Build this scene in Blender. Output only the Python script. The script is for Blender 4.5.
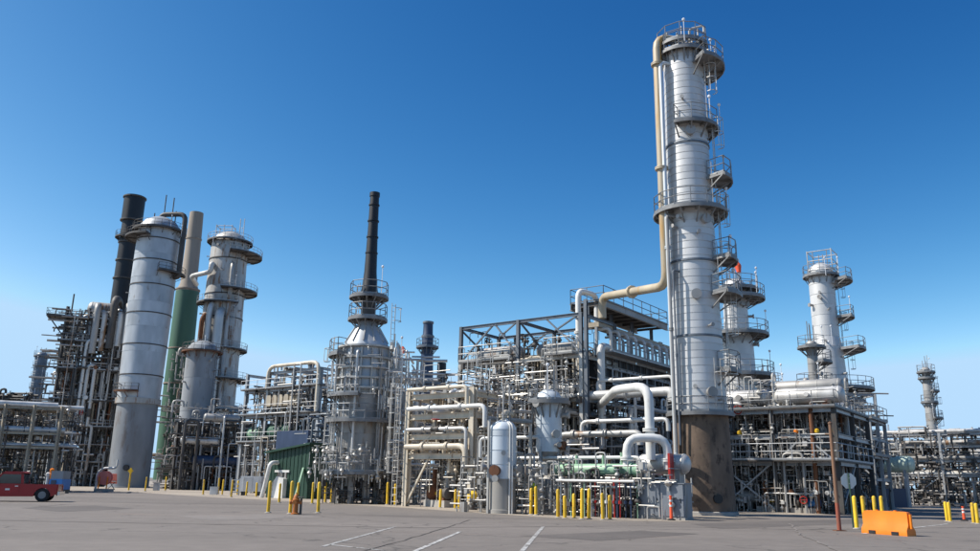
import bpy, math, random
from mathutils import Vector, Matrix, Euler
R = math.radians
for o in list(bpy.data.objects): bpy.data.objects.remove(o)
S = bpy.context.scene
COL = S.collection

# ------------------------------------------------------------------ camera
FPX, CX, CY = 800.0, 490.0, 275.5
EYE = 1.6
PITCH, ROLL = 14.57, 1.0
cam_d = bpy.data.cameras.new('camera'); cam = bpy.data.objects.new('camera', cam_d); COL.objects.link(cam)
CAMR = Matrix.Rotation(R(90 + PITCH), 3, 'X') @ Matrix.Rotation(R(ROLL), 3, 'Z')
cam.location = (0, 0, EYE); cam.rotation_euler = CAMR.to_euler()
cam_d.sensor_width = 36; cam_d.lens = 36 * FPX / 980; cam_d.clip_start = .1; cam_d.clip_end = 12000
S.camera = cam
S.render.resolution_x, S.render.resolution_y = 1024, 576

# ------------------------------------------------------------------ sky and sun
SUN_EL, SUN_AZ = 47.0, 267.0      # azimuth clockwise from +Y
EXPOSURE = .65
W = bpy.data.worlds.new('World'); S.world = W; W.use_nodes = True
wn = W.node_tree.nodes; wl = W.node_tree.links
sky = wn.new('ShaderNodeTexSky'); sky.sky_type = 'NISHITA'; sky.sun_disc = False
sky.sun_elevation = R(SUN_EL); sky.sun_rotation = R(SUN_AZ)
sky.altitude = 0; sky.air_density = .6; sky.dust_density = .45; sky.ozone_density = 3.0
# one even colour grade of the whole sky (deep polarised blue): per channel power curve
sp = wn.new('ShaderNodeSeparateColor'); cb = wn.new('ShaderNodeCombineColor'); wl.new(sky.outputs[0], sp.inputs[0])
for i, (gain, power, top) in enumerate(((.75, 2.8, 1.95), (1.13, 1.7, 3.0), (1.6, 1.15, 4.9))):
    cl = wn.new('ShaderNodeMath'); cl.operation = 'MINIMUM'; cl.inputs[1].default_value = top; wl.new(sp.outputs[i], cl.inputs[0])
    pw = wn.new('ShaderNodeMath'); pw.operation = 'POWER'; pw.inputs[1].default_value = power; wl.new(cl.outputs[0], pw.inputs[0])
    ml = wn.new('ShaderNodeMath'); ml.operation = 'MULTIPLY'; ml.inputs[1].default_value = gain; wl.new(pw.outputs[0], ml.inputs[0]); wl.new(ml.outputs[0], cb.inputs[i])
wl.new(cb.outputs[0], wn['Background'].inputs[0]); wn['Background'].inputs[1].default_value = .1 / 2 ** EXPOSURE
sd = bpy.data.lights.new('sun', 'SUN'); sun = bpy.data.objects.new('sun', sd); COL.objects.link(sun)
sd.energy = 4.0; sd.angle = R(.53); sd.color = (1, .945, .86)
ts = Vector((math.sin(R(SUN_AZ)) * math.cos(R(SUN_EL)), math.cos(R(SUN_AZ)) * math.cos(R(SUN_EL)), math.sin(R(SUN_EL))))
sun.rotation_euler = ts.to_track_quat('Z', 'Y').to_euler()
S.view_settings.view_transform = 'Standard'; S.view_settings.look = 'None'
S.view_settings.exposure = EXPOSURE; S.view_settings.gamma = 1

# ------------------------------------------------------------------ pixel helpers (photo is 980x551)
CAMI = CAMR.transposed(); EYEV = Vector((0, 0, EYE))
def proj(p):
    q = CAMI @ (Vector(p) - EYEV)
    return CX + FPX * q.x / -q.z, CY - FPX * q.y / -q.z
def depth(p): return -(CAMI @ (Vector(p) - EYEV)).z
def ray(px, py): return CAMR @ Vector(((px - CX) / FPX, -(py - CY) / FPX, -1))
def G(px, py):
    d = ray(px, py); t = -EYE / d.z; return Vector((d.x * t, d.y * t, 0))
def Q(px, py, Y):
    d = ray(px, py); t = Y / d.y; return EYEV + d * t
def base(px, Y):
    lo, hi = -Y * 1.2, Y * 1.2
    for _ in range(50):
        m = (lo + hi) / 2
        if proj((m, Y, 0))[0] < px: lo = m
        else: hi = m
    return Vector(((lo + hi) / 2, Y, 0))
def axis_at(px, py, Y):
    p = Q(px, py, Y); return Vector((p.x, p.y, 0))
def ZT(b, py):
    lo, hi = -2.0, 120.0
    for _ in range(50):
        m = (lo + hi) / 2
        if proj((b.x, b.y, m))[1] > py: lo = m
        else: hi = m
    return (lo + hi) / 2
def M(npx, p): return npx * depth(p) / FPX

AU = R(36.5)
U = Vector((math.sin(AU), math.cos(AU), 0)); V = Vector((-math.cos(AU), math.sin(AU), 0)); Z = Vector((0, 0, 1))
PI = math.pi

# ------------------------------------------------------------------ mesh builder
class MB:
    def __init__(s): s.v = []; s.f = []; s.sm = []
    def add(s, vs, fs, smooth=False):
        n = len(s.v); s.v += [Vector(a) for a in vs]
        for f in fs: s.f.append([i + n for i in f]); s.sm.append(smooth)
        return s
    def box(s, c, size, ax=None):
        a = ax or (Vector((1, 0, 0)), Vector((0, 1, 0)), Z)
        hx, hy, hz = (k / 2 for k in size); c = Vector(c)
        vs = [c + a[0] * (i * hx) + a[1] * (j * hy) + a[2] * (k * hz) for k in (-1, 1) for j in (-1, 1) for i in (-1, 1)]
        return s.add(vs, [(0, 2, 3, 1), (4, 5, 7, 6), (0, 1, 5, 4), (2, 6, 7, 3), (0, 4, 6, 2), (1, 3, 7, 5)])
    def fr(s, p0, p1, up=None):
        p0, p1 = Vector(p0), Vector(p1); d = (p1 - p0); L = d.length; d = d / max(L, 1e-9)
        up = Vector(up) if up is not None else (Z if abs(d.z) < .95 else U)
        x = d.cross(up).normalized(); y = x.cross(d).normalized()
        return p0, p1, d, x, y, L
    def beam(s, p0, p1, w, h=None, up=None):
        h = h or w; p0, p1, d, x, y, L = s.fr(p0, p1, up)
        return s.box((p0 + p1) / 2, (w, h, L), (x, y, d))
    def ibeam(s, p0, p1, w, h=None, up=None, t=None):
        h = h or w; t = t or w * .14; p0, p1, d, x, y, L = s.fr(p0, p1, up); c = (p0 + p1) / 2
        s.box(c + y * (h / 2 - t / 2), (w, t, L), (x, y, d)); s.box(c - y * (h / 2 - t / 2), (w, t, L), (x, y, d))
        return s.box(c, (t, h - 2.02 * t, L), (x, y, d))
    def tube(s, p0, p1, r, n=8, r2=None, cap=True):
        r2 = r if r2 is None else r2; p0, p1, d, x, y, L = s.fr(p0, p1)
        vs = []
        for p, q in ((p0, r), (p1, r2)):
            for i in range(n):
                a = 2 * PI * i / n; vs.append(p + x * (q * math.cos(a)) + y * (q * math.sin(a)))
        s.add(vs, [(i, (i + 1) % n, n + (i + 1) % n, n + i) for i in range(n)], True)
        if cap:
            k = len(s.v) - 2 * n
            s.f.append(list(range(k + n - 1, k - 1, -1))); s.f.append(list(range(k + n, k + 2 * n))); s.sm += [False, False]
        return s
    def path(s, pts, r, n=8, bend=None, seg=4):
        pts = [Vector(p) for p in pts]; bend = bend or r * 3
        out = [pts[0]]
        for i in range(1, len(pts) - 1):
            a, b, c = pts[i - 1], pts[i], pts[i + 1]
            d0 = (a - b); d1 = (c - b); l = min(bend, d0.length * .48, d1.length * .48)
            if l < 1e-4: continue
            d0.normalize(); d1.normalize()
            if d0.dot(d1) < -.999: continue
            q0, q1 = b + d0 * l, b + d1 * l
            for k in range(seg + 1):
                t = k / seg; out.append(q0 * (1 - t) ** 2 + b * 2 * t * (1 - t) + q1 * t * t)
        out.append(pts[-1])
        vs = []; px_ = None; m = len(out)
        for i, p in enumerate(out):
            d = (out[min(i + 1, m - 1)] - out[max(i - 1, 0)]).normalized()
            if px_ is None:
                up = Z if abs(d.z) < .9 else U; x = d.cross(up).normalized()
            else:
                x = (px_ - d * px_.dot(d)).normalized()
            px_ = x; y = d.cross(x)
            for k in range(n):
                a = 2 * PI * k / n; vs.append(p + x * (r * math.cos(a)) + y * (r * math.sin(a)))
        fs = [(j * n + k, j * n + (k + 1) % n, (j + 1) * n + (k + 1) % n, (j + 1) * n + k) for j in range(m - 1) for k in range(n)]
        s.add(vs, fs, True); k0 = len(s.v) - m * n
        s.f.append(list(range(k0 + n - 1, k0 - 1, -1))); s.f.append(list(range(k0 + (m - 1) * n, k0 + m * n))); s.sm += [False, False]
        return s
    def lathe(s, prof, c, n=24, ax=None):
        c = Vector(c); a = ax or (Vector((1, 0, 0)), Vector((0, 1, 0)), Z); vs = []
        for r, z in prof:
            for i in range(n):
                t = 2 * PI * i / n; vs.append(c + a[0] * (r * math.cos(t)) + a[1] * (r * math.sin(t)) + a[2] * z)
        m = len(prof)
        fs = [(j * n + i, j * n + (i + 1) % n, (j + 1) * n + (i + 1) % n, (j + 1) * n + i) for j in range(m - 1) for i in range(n)]
        k0 = len(s.v); s.add(vs, fs, True)
        s.f.append([k0 + i for i in range(n - 1, -1, -1)]); s.f.append([k0 + (m - 1) * n + i for i in range(n)]); s.sm += [False, False]
        return s
    def sector(s, c, z, r0, r1, a0, a1, th, n=None):
        n = n or max(3, int(abs(a1 - a0) / R(12))); vs = []
        for i in range(n + 1):
            t = a0 + (a1 - a0) * i / n; ca, sa = math.cos(t), math.sin(t)
            for r, zz in ((r0, z), (r1, z), (r1, z - th), (r0, z - th)): vs.append((c[0] + r * ca, c[1] + r * sa, zz))
        fs = []
        for i in range(n):
            for k in range(4): fs.append((4 * i + k, 4 * i + (k + 1) % 4, 4 * i + 4 + (k + 1) % 4, 4 * i + 4 + k))
        if abs(a1 - a0) < 6.2: fs += [(3, 2, 1, 0), (4 * n, 4 * n + 1, 4 * n + 2, 4 * n + 3)]
        return s.add(vs, fs)
    def arcrail(s, c, z, r, a0, a1, h=1.1, tr=.032, close=True):
        n = max(3, int(abs(a1 - a0) * r / 1.05)); P = []
        for i in range(n + 1):
            t = a0 + (a1 - a0) * i / n; P.append(Vector((c[0] + r * math.cos(t), c[1] + r * math.sin(t), z)))
        for i, p in enumerate(P):
            s.tube(p, p + Z * h, tr, 5)
            if i:
                q = P[i - 1]
                for k in (h, h * .52): s.tube(q + Z * k, p + Z * k, tr, 5, cap=False)
                s.beam(q + Z * .06, p + Z * .06, .015, .12)
        return s
    def rail(s, pts, h=1.1, tr=.032, sp=1.5):
        pts = [Vector(p) for p in pts]
        for a, b in zip(pts, pts[1:]):
            L = (b - a).length; n = max(1, round(L / sp))
            for i in range(n + 1):
                p = a.lerp(b, i / n); s.tube(p, p + Z * h, tr, 5)
            for k in (h, h * .52): s.tube(a + Z * k, b + Z * k, tr, 5, cap=False)
            s.beam(a + Z * .06, b + Z * .06, .015, .12)
        return s
    def ladder(s, p0, h, side, out, cage=True, w=.45, hoop_from=2.2):
        p0 = Vector(p0); side = Vector(side).normalized(); out = Vector(out).normalized()
        for k in (-1, 1): s.tube(p0 + side * k * w / 2, p0 + side * k * w / 2 + Z * h, .03, 5)
        for i in range(int(h / .45)):
            z = .3 + i * .45; s.tube(p0 + side * -w / 2 + Z * z, p0 + side * w / 2 + Z * z, .015, 4, cap=False)
        if cage and h > hoop_from + .8:
            zs = []; z = hoop_from
            while z < h: zs.append(z); z += 1.0
            H = [(math.cos(t) * .38, .32 + .36 * math.sin(t)) for t in [R(200 - 220 * i / 6) for i in range(7)]]
            for z in zs:
                for a, b in zip(H, H[1:]): s.beam(p0 + side * a[0] + out * a[1] + Z * z, p0 + side * b[0] + out * b[1] + Z * z, .02, .05)
            for k in (1, 3, 5): s.beam(p0 + side * H[k][0] + out * H[k][1] + Z * zs[0], p0 + side * H[k][0] + out * H[k][1] + Z * zs[-1], .03, .03)
        return s
    def wheel(s, c, axis, r, n=10):
        c = Vector(c); p0, p1, d, x, y, L = s.fr(c, c + Vector(axis))
        P = [c + x * (r * math.cos(2 * PI * i / n)) + y * (r * math.sin(2 * PI * i / n)) for i in range(n)]
        for i in range(n): s.tube(P[i], P[(i + 1) % n], r * .12, 4, cap=False)
        for k in (0, n // 2): s.tube(c, P[k], r * .08, 4, cap=False)
        return s
    def prism(s, poly, o, ax, depth_):
        """poly in (ax0, ax1), extruded along ax2 by depth_"""
        o = Vector(o); n = len(poly)
        vs = [o + ax[0] * a + ax[1] * b for a, b in poly] + [o + ax[0] * a + ax[1] * b + ax[2] * depth_ for a, b in poly]
        return s.add(vs, [list(range(n - 1, -1, -1)), list(range(n, 2 * n))] + [(i, (i + 1) % n, n + (i + 1) % n, n + i) for i in range(n)])
    def build(s, name, mat, parent=None, loc=None):
        if parent is not None: org = ORG[parent.name]
        else: org = Vector(loc) if loc is not None else Vector((0, 0, 0))
        me = bpy.data.meshes.new(name)
        me.from_pydata([tuple(v - org) for v in s.v], [], s.f)
        me.polygons.foreach_set('use_smooth', s.sm)
        me.set_sharp_from_angle(angle=R(38))
        me.materials.append(MAT[mat] if isinstance(mat, str) else mat)
        o = bpy.data.objects.new(name, me); COL.objects.link(o)
        if parent is not None: o.parent = parent
        else: o.location = org
        ORG[o.name] = org
        return o
ORG = {}
def tag(o, label, cat, group=None, kind='thing'):
    o['label'] = label; o['category'] = cat
    if group: o['group'] = group
    if kind: o['kind'] = kind
    return o
def thing(name, label, cat, loc, group=None):
    o = bpy.data.objects.new(name, None); COL.objects.link(o); o.location = loc; o.empty_display_size = .3
    ORG[o.name] = Vector(loc); return tag(o, label, cat, group)
def struct(o): o['kind'] = 'structure'; return o
def copy_tree(o, delta, parent=None, **kw):
    c = o.copy(); COL.objects.link(c)
    if parent is not None: c.parent = parent
    else: c.location = o.location + Vector(delta)
    ORG[c.name] = ORG[o.name] + Vector(delta)
    for k, v in kw.items(): c[k] = v
    for ch in [x for x in bpy.data.objects if x.parent == o]: copy_tree(ch, delta, c)
    return c

# ------------------------------------------------------------------ materials
MAT = {}
def mat(name, col, rough=.5, metal=0.0, var=.18, scale=1.2, stain=None, samt=0.0, streak=.25, bump=.0, rnd=.12, bscale=30):
    m = bpy.data.materials.new(name); m.use_nodes = True; nt = m.node_tree; n = nt.nodes; l = nt.links; b = n['Principled BSDF']
    tc = n.new('ShaderNodeTexCoord'); mp = n.new('ShaderNodeMapping'); mp.inputs['Scale'].default_value = (1, 1, streak)
    l.new(tc.outputs['Object'], mp.inputs[0])
    oi = n.new('ShaderNodeObjectInfo')
    no = n.new('ShaderNodeTexNoise'); no.noise_dimensions = '4D'; no.inputs['Scale'].default_value = scale; no.inputs['Detail'].default_value = 6
    l.new(mp.outputs[0], no.inputs['Vector'])
    mul = n.new('ShaderNodeMath'); mul.operation = 'MULTIPLY'; mul.inputs[1].default_value = 37; l.new(oi.outputs['Random'], mul.inputs[0]); l.new(mul.outputs[0], no.inputs['W'])
    mr = n.new('ShaderNodeMapRange'); mr.inputs['From Min'].default_value = .3; mr.inputs['From Max'].default_value = .7
    mr.inputs['To Min'].default_value = 1 - var; mr.inputs['To Max'].default_value = 1 + var * .5; l.new(no.outputs[0], mr.inputs[0])
    rr = n.new('ShaderNodeMapRange'); rr.inputs['To Min'].default_value = 1 - rnd; rr.inputs['To Max'].default_value = 1 + rnd; l.new(oi.outputs['Random'], rr.inputs[0])
    mm = n.new('ShaderNodeMath'); mm.operation = 'MULTIPLY'; l.new(mr.outputs[0], mm.inputs[0]); l.new(rr.outputs[0], mm.inputs[1])
    vm = n.new('ShaderNodeVectorMath'); vm.operation = 'SCALE'; vm.inputs[0].default_value = col; l.new(mm.outputs[0], vm.inputs['Scale'])
    out = vm.outputs[0]
    if stain:
        ns = n.new('ShaderNodeTexNoise'); ns.noise_dimensions = '4D'; ns.inputs['Scale'].default_value = scale * 1.7; ns.inputs['Detail'].default_value = 8; ns.inputs['Roughness'].default_value = .65
        l.new(mp.outputs[0], ns.inputs['Vector']); ad = n.new('ShaderNodeMath'); ad.operation = 'ADD'; ad.inputs[1].default_value = 11; l.new(mul.outputs[0], ad.inputs[0]); l.new(ad.outputs[0], ns.inputs['W'])
        cr = n.new('ShaderNodeMapRange'); cr.interpolation_type = 'SMOOTHSTEP'; cr.inputs['From Min'].default_value = .72 - samt * .35; cr.inputs['From Max'].default_value = .86 - samt * .35; l.new(ns.outputs[0], cr.inputs[0])
        mx = n.new('ShaderNodeMix'); mx.data_type = 'RGBA'; l.new(cr.outputs[0], mx.inputs[0]); l.new(out, mx.inputs[6]); mx.inputs[7].default_value = (*stain, 1); out = mx.outputs[2]
        if metal > .2:
            mi = n.new('ShaderNodeMapRange'); mi.inputs['To Min'].default_value = metal; mi.inputs['To Max'].default_value = 0; l.new(cr.outputs[0], mi.inputs[0]); l.new(mi.outputs[0], b.inputs['Metallic'])
    l.new(out, b.inputs['Base Color'])
    r2 = n.new('ShaderNodeMapRange'); r2.inputs['To Min'].default_value = max(.05, rough - .15); r2.inputs['To Max'].default_value = min(1, rough + .15); l.new(no.outputs[0], r2.inputs[0]); l.new(r2.outputs[0], b.inputs['Roughness'])
    b.inputs['Metallic'].default_value = metal
    if bump:
        nb = n.new('ShaderNodeTexNoise'); nb.inputs['Scale'].default_value = bscale; nb.inputs['Detail'].default_value = 4; l.new(tc.outputs['Object'], nb.inputs['Vector'])
        bp = n.new('ShaderNodeBump'); bp.inputs['Strength'].default_value = bump; bp.inputs['Distance'].default_value = .02; l.new(nb.outputs[0], bp.inputs['Height']); l.new(bp.outputs[0], b.inputs['Normal'])
    MAT[name] = m; return m
RUST = (.16, .065, .03)
mat('aluminium_jacket', (.60, .585, .56), .48, .35, .3, 1.0, (.27, .22, .17), .42, .2, .06)
mat('tower_jacket', (.61, .605, .595), .48, .22, .16, .9, (.40, .37, .33), .34, .16, .05, .035)
mat('weathered_jacket', (.47, .495, .52), .5, .3, .3, .55, (.27, .25, .23), .45, .35, .05, .07)
mat('dull_jacket', (.36, .35, .335), .55, .3, .32, .8, (.17, .105, .06), .46, .2, .06)
mat('stained_jacket', (.46, .45, .43), .55, .3, .3, .7, (.22, .12, .06), .62, .2, .06)
mat('slate_jacket', (.17, .21, .26), .5, .2, .25, 1, (.1, .1, .1), .3, .2)
mat('galvanised', (.42, .43, .44), .5, .4, .25, 2, (.2, .13, .09), .32, .4)
mat('rail_steel', (.24, .25, .26), .5, .3, .25, 2, (.14, .09, .06), .3, .4)
mat('bright_steel', (.52, .50, .465), .48, .3, .28, 2, (.24, .17, .12), .36, .4)
mat('grimy_deck', (.22, .22, .22), .55, .2, .3, 2, (.13, .08, .05), .4, .4)
mat('dark_steel', (.15, .17, .195), .5, .1, .3, 2, RUST, .2, .4)
mat('grimy_steel', (.085, .078, .072), .6, .1, .4, 2, (.13, .06, .03), .45, .4)  # grime, with the base darkened further to paint deep shade into the pipework
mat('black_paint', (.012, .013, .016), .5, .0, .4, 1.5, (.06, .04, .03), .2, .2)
mat('cream_paint', (.64, .56, .44), .5, .0, .25, 1.6, (.25, .13, .06), .38, .3)
mat('beige_steel', (.43, .37, .28), .6, .0, .28, 1.6, (.18, .09, .04), .42, .3)
mat('tan_pipe', (.50, .42, .30), .5, .05, .25, .8, (.42, .25, .08), .55, .12)
mat('white_paint', (.68, .67, .64), .45, .0, .2, 1.2, (.33, .25, .18), .36, .3)
mat('pale_blue_jacket', (.55, .60, .64), .52, .2, .18, 1, (.3, .24, .2), .22, .15)
mat('concrete', (.36, .34, .31), .9, 0, .25, 1.3, (.16, .13, .10), .4, .2, .4)
mat('grey_concrete', (.27, .285, .30), .85, 0, .35, .45, (.17, .15, .14), .5, .3, .3)
mat('rust_skirt', (.17, .12, .085), .9, 0, .5, 1.1, (.06, .042, .032), .62, .55, .6, .05, 6)
mat('rust', RUST, .85, 0, .4, 2, (.06, .03, .02), .5, .4, .3)
mat('stack_green', (.06, .145, .10), .65, 0, .25, .6, (.12, .10, .07), .3, .12)
mat('pale_green', (.27, .43, .29), .5, 0, .2, 1, (.2, .24, .16), .35, .3)
mat('pale_tank', (.42, .50, .42), .55, 0, .2, 1, (.3, .3, .24), .35, .3)
mat('shed_green', (.016, .052, .033), .5, 0, .25, .9, (.03, .05, .03), .3, .15)
mat('stack_tan', (.30, .25, .20), .7, 0, .25, .6, (.13, .09, .06), .4, .1)
mat('navy', (.03, .05, .10), .45, 0, .25, 1.2, (.02, .02, .02), .3)
mat('yellow_paint', (.74, .46, .02), .5, 0, .28, 3, (.20, .12, .05), .48, .5, 0, .2)
mat('lime', (.55, .70, .03), .5, 0, .15, 2)
mat('orange_plastic', (.85, .22, .008), .45, 0, .14, 1.5, (.5, .16, .03), .3, .6, .1)
mat('red_paint', (.40, .02, .015), .4, 0, .2, 2, (.12, .02, .01), .25)
mat('faded_red', (.26, .07, .04), .7, 0, .25, 3, (.16, .09, .06), .5)
mat('hydrant_orange', (.50, .16, .03), .6, 0, .3, 4, (.12, .05, .03), .45)
mat('pink', (.70, .20, .16), .5, 0, .2, 2, (.5, .3, .25), .3)
mat('blue_paint', (.02, .16, .45), .45, 0, .2, 1.5)
mat('truck_red', (.30, .008, .012), .22, .1, .12, 1.5, (.2, .02, .02), .18, .6, 0, .0)
mat('rubber', (.014, .014, .015), .8, 0, .3, 6)
mat('chrome', (.6, .6, .6), .2, .9, .08, 2)
mat('grey_cabinet', (.20, .22, .25), .45, .2, .15, .9, (.13, .12, .11), .3, .2)
mat('brown_pole', (.20, .11, .065), .8, 0, .3, 2, (.10, .06, .04), .4, .2)
mat('sign_back', (.52, .54, .55), .4, .5, .1, 3)
mat('white_line', (.52, .51, .49), .8, 0, .35, 3, (.16, .145, .13), .78, 1)
mat('windsock', (.85, .10, .03), .6, 0, .1, 2)
mat('lamp_white', (.75, .76, .78), .35, 0, .1, 2)
mat('tail_lamp', (.45, .01, .01), .2, 0, .1, 2)
mat('skylight_dark', (.02, .02, .022), .6, 0, .3, 2)
def glass_mat():
    m = bpy.data.materials.new('window_glass'); m.use_nodes = True; b = m.node_tree.nodes['Principled BSDF']
    n = m.node_tree.nodes.new('ShaderNodeTexNoise'); n.inputs['Scale'].default_value = 3
    mr = m.node_tree.nodes.new('ShaderNodeMapRange'); mr.inputs['To Min'].default_value = .03; mr.inputs['To Max'].default_value = .09
    m.node_tree.links.new(n.outputs[0], mr.inputs[0]); m.node_tree.links.new(mr.outputs[0], b.inputs['Roughness'])
    b.inputs['Base Color'].default_value = (.03, .04, .045, 1); b.inputs['Specular IOR Level'].default_value = .9; MAT['window_glass'] = m
glass_mat()

def ground_mat(name, col, patch, scale=.06, cracks=True, rust=.0):
    m = bpy.data.materials.new(name); m.use_nodes = True; nt = m.node_tree; n = nt.nodes; l = nt.links; b = n['Principled BSDF']
    tc = n.new('ShaderNodeTexCoord')
    def noise(sc, det, rgh=.5, vec=None):
        x = n.new('ShaderNodeTexNoise'); x.inputs['Scale'].default_value = sc; x.inputs['Detail'].default_value = det; x.inputs['Roughness'].default_value = rgh
        l.new(vec or tc.outputs['Object'], x.inputs['Vector']); return x.outputs[0]
    def rng(v, a, b_, c, d):
        x = n.new('ShaderNodeMapRange'); x.inputs['From Min'].default_value = a; x.inputs['From Max'].default_value = b_; x.inputs['To Min'].default_value = c; x.inputs['To Max'].default_value = d
        l.new(v, x.inputs[0]); return x.outputs[0]
    def mul(a, b_):
        x = n.new('ShaderNodeMath'); x.operation = 'MULTIPLY'; l.new(a, x.inputs[0]); l.new(b_, x.inputs[1]); return x.outputs[0]
    mp = n.new('ShaderNodeMapping'); mp.inputs['Rotation'].default_value = (0, 0, R(-8)); mp.inputs['Scale'].default_value = (.35, 1.3, 1); l.new(tc.outputs['Object'], mp.inputs[0])
    v = mul(rng(noise(scale, 5, .6, mp.outputs[0]), .3, .7, 1 - patch, 1 + patch * .6), rng(noise(1.3, 6, .6), .3, .7, .88, 1.08))
    v = mul(v, rng(noise(55, 3, .7), .25, .75, .72, 1.25))
    bw = n.new('ShaderNodeTexNoise'); bw.inputs['Scale'].default_value = .11; bw.inputs['Detail'].default_value = 3; l.new(mp.outputs[0], bw.inputs['Vector'])
    blot = rng(bw.outputs[0], .60, .66, 1, .74); v = mul(v, blot)
    oil = rng(noise(.55, 4, .6), .68, .76, 1, .62); v = mul(v, oil)
    if cracks:
        nz = n.new('ShaderNodeTexNoise'); nz.inputs['Scale'].default_value = .6; nz.inputs['Detail'].default_value = 4; l.new(tc.outputs['Object'], nz.inputs['Vector'])
        mxv = n.new('ShaderNodeVectorMath'); mxv.operation = 'MULTIPLY_ADD'; l.new(nz.outputs['Color'], mxv.inputs[0]); mxv.inputs[1].default_value = (2.4, 2.4, 0); l.new(tc.outputs['Object'], mxv.inputs[2])
        vo = n.new('ShaderNodeTexVoronoi'); vo.feature = 'DISTANCE_TO_EDGE'; vo.inputs['Scale'].default_value = .14; l.new(mxv.outputs[0], vo.inputs['Vector'])
        v = mul(v, rng(vo.outputs['Distance'], .0, .007, .5, 1))
    sc = n.new('ShaderNodeVectorMath'); sc.operation = 'SCALE'; sc.inputs[0].default_value = col; l.new(v, sc.inputs['Scale'])
    out = sc.outputs[0]
    mx = n.new('ShaderNodeMix'); mx.data_type = 'RGBA'; l.new(rng(noise(.16, 6, .6, mp.outputs[0]), .62, .75, 0, rust), mx.inputs[0]); l.new(out, mx.inputs[6]); mx.inputs[7].default_value = (.27, .17, .115, 1)
    l.new(mx.outputs[2], b.inputs['Base Color']); b.inputs['Roughness'].default_value = .88
    bp = n.new('ShaderNodeBump'); bp.inputs['Strength'].default_value = .5; bp.inputs['Distance'].default_value = .01; l.new(noise(60, 4, .7), bp.inputs['Height']); l.new(bp.outputs[0], b.inputs['Normal'])
    MAT[name] = m
ground_mat('asphalt', (.185, .160, .140), .22, .07, True, .45)
ground_mat('apron_concrete', (.36, .305, .245), .25, .12, True, .35)
ground_mat('dirt_ground', (.20, .17, .14), .25, .08, False, .3)

# ------------------------------------------------------------------ ground
def sheet(name, pts, z, m):
    mb = MB(); mb.add([(p[0], p[1], z) for p in pts], [list(range(len(pts)))]); return struct(mb.build(name, m))
sheet('ground', [(-4000, -4000), (4000, -4000), (4000, 6000), (-4000, 6000)], -.004, 'dirt_ground')
sheet('asphalt_yard', [(-320, -120), (260, -120), (260, 400), (-320, 400)], .0, 'asphalt')
def strip(name, a, w, z, m): # pixel polyline on the ground with depth width
    P = [G(*q) for q in a]; far = [p + Vector((p.x, p.y, 0)).normalized() * w for p in P]
    return sheet(name, P + far[::-1], z, m)
strip('apron', [(30, 489.5), (130, 492), (205, 497), (300, 502), (405, 508), (500, 514.5), (600, 521), (680, 522), (760, 517.5), (870, 512), (960, 508.5)], 300, .004, 'apron_concrete')

# ------------------------------------------------------------------ generators
def LF(O, u=U, v=V):
    O = Vector(O); return lambda s, t, z: O + u * s + v * t + Z * z
def platform(parent, c, z, r0, r1, a0=0, a1=360, deck='grimy_deck', railm='rail_steel', each=False, h=1.1, brk=True, bh=.9):
    a0, a1 = R(a0), R(a1); full = abs(a1 - a0) > 6.2
    mb = MB(); mb.sector(c, z, r0, r1, a0, a1, .05); mb.sector(c, z - .02, r1 - .06, r1 + .02, a0, a1, .2)
    o = mb.build('platform', deck, parent)
    mb = MB().arcrail(c, z, r1 - .03, a0, a1, h)
    if not full:
        for a in (a0, a1):
            d = Vector((math.cos(a), math.sin(a), 0)); p = Vector((c[0], c[1], z)); mb.rail([p + d * (r0 + .08), p + d * (r1 - .03)], h)
    mb.build('railing', railm, o)
    if brk:
        n = max(2, int(abs(a1 - a0) / R(30))); pm = {}
        for i in range(n + (0 if full else 1)):
            a = a0 + (a1 - a0) * i / n; d = Vector((math.cos(a), math.sin(a), 0)); p = Vector((c[0], c[1], z - .12))
            bm = MB(); bm.beam(p + d * (r0 - .03), p + d * (r1 - .06), .09, .13); bm.beam(p + d * (r0 - .03) - Z * bh, p + d * (r1 - .12) - Z * .05, .08, .08)
            bm.build('bracket', deck, o)
    return o
def deck(parent, pts, z, railm='rail_steel', m='grimy_deck', sides=None, th=.1, h=1.1):
    """polygonal walkway; sides = list of edge indices with railing"""
    P = [Vector((p[0], p[1], z)) for p in pts]; n = len(P)
    mb = MB(); mb.add(P + [p - Z * th for p in P], [list(range(n)), list(range(2 * n - 1, n - 1, -1))] + [(i, n + i, n + (i + 1) % n, (i + 1) % n) for i in range(n)])
    o = mb.build('walkway', m, parent)
    mb = MB()
    for i in (range(n) if sides is None else sides): mb.rail([P[i], P[(i + 1) % n]], h)
    if mb.v: mb.build('railing', railm, o)
    return o
def courses(parent, c, prof, course, m, n=40, rng=None, name='cladding_sheet'):
    """prof: list of (z, r) ascending; one ring of sheet metal per course"""
    def rad(z):
        for (za, ra), (zb, rb) in zip(prof, prof[1:]):
            if z <= zb: return ra + (rb - ra) * (z - za) / (zb - za)
        return prof[-1][1]
    z = prof[0][0]; jt = min(.06, course * .1)
    while z < prof[-1][0] - .05:
        z1 = min(z + course, prof[-1][0]); ra, rb = rad(z), rad(z1); j = (rng.uniform(-.006, .006) if rng else 0)
        MB().lathe([(ra + j, z), (rb + j, z1 - jt), (rb - .03, z1 - jt * .9), (rb - .03, z1 + .004)], (c[0], c[1], 0), n).build(name, m, parent); z = z1
    return rad
def band(parent, c, z, r, m='dark_steel', h=.14, t=.05, name='band'):
    return MB().lathe([(r, z), (r + t, z + .01), (r + t, z + h - .01), (r, z + h)], (c[0], c[1], 0), 32).build(name, m, parent)
PCOUNT = [0]; THIN = 2.75
KEEP = ((486, 521, 418, 514, 46.0), (532, 567, 390, 458, 48.0))
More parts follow.
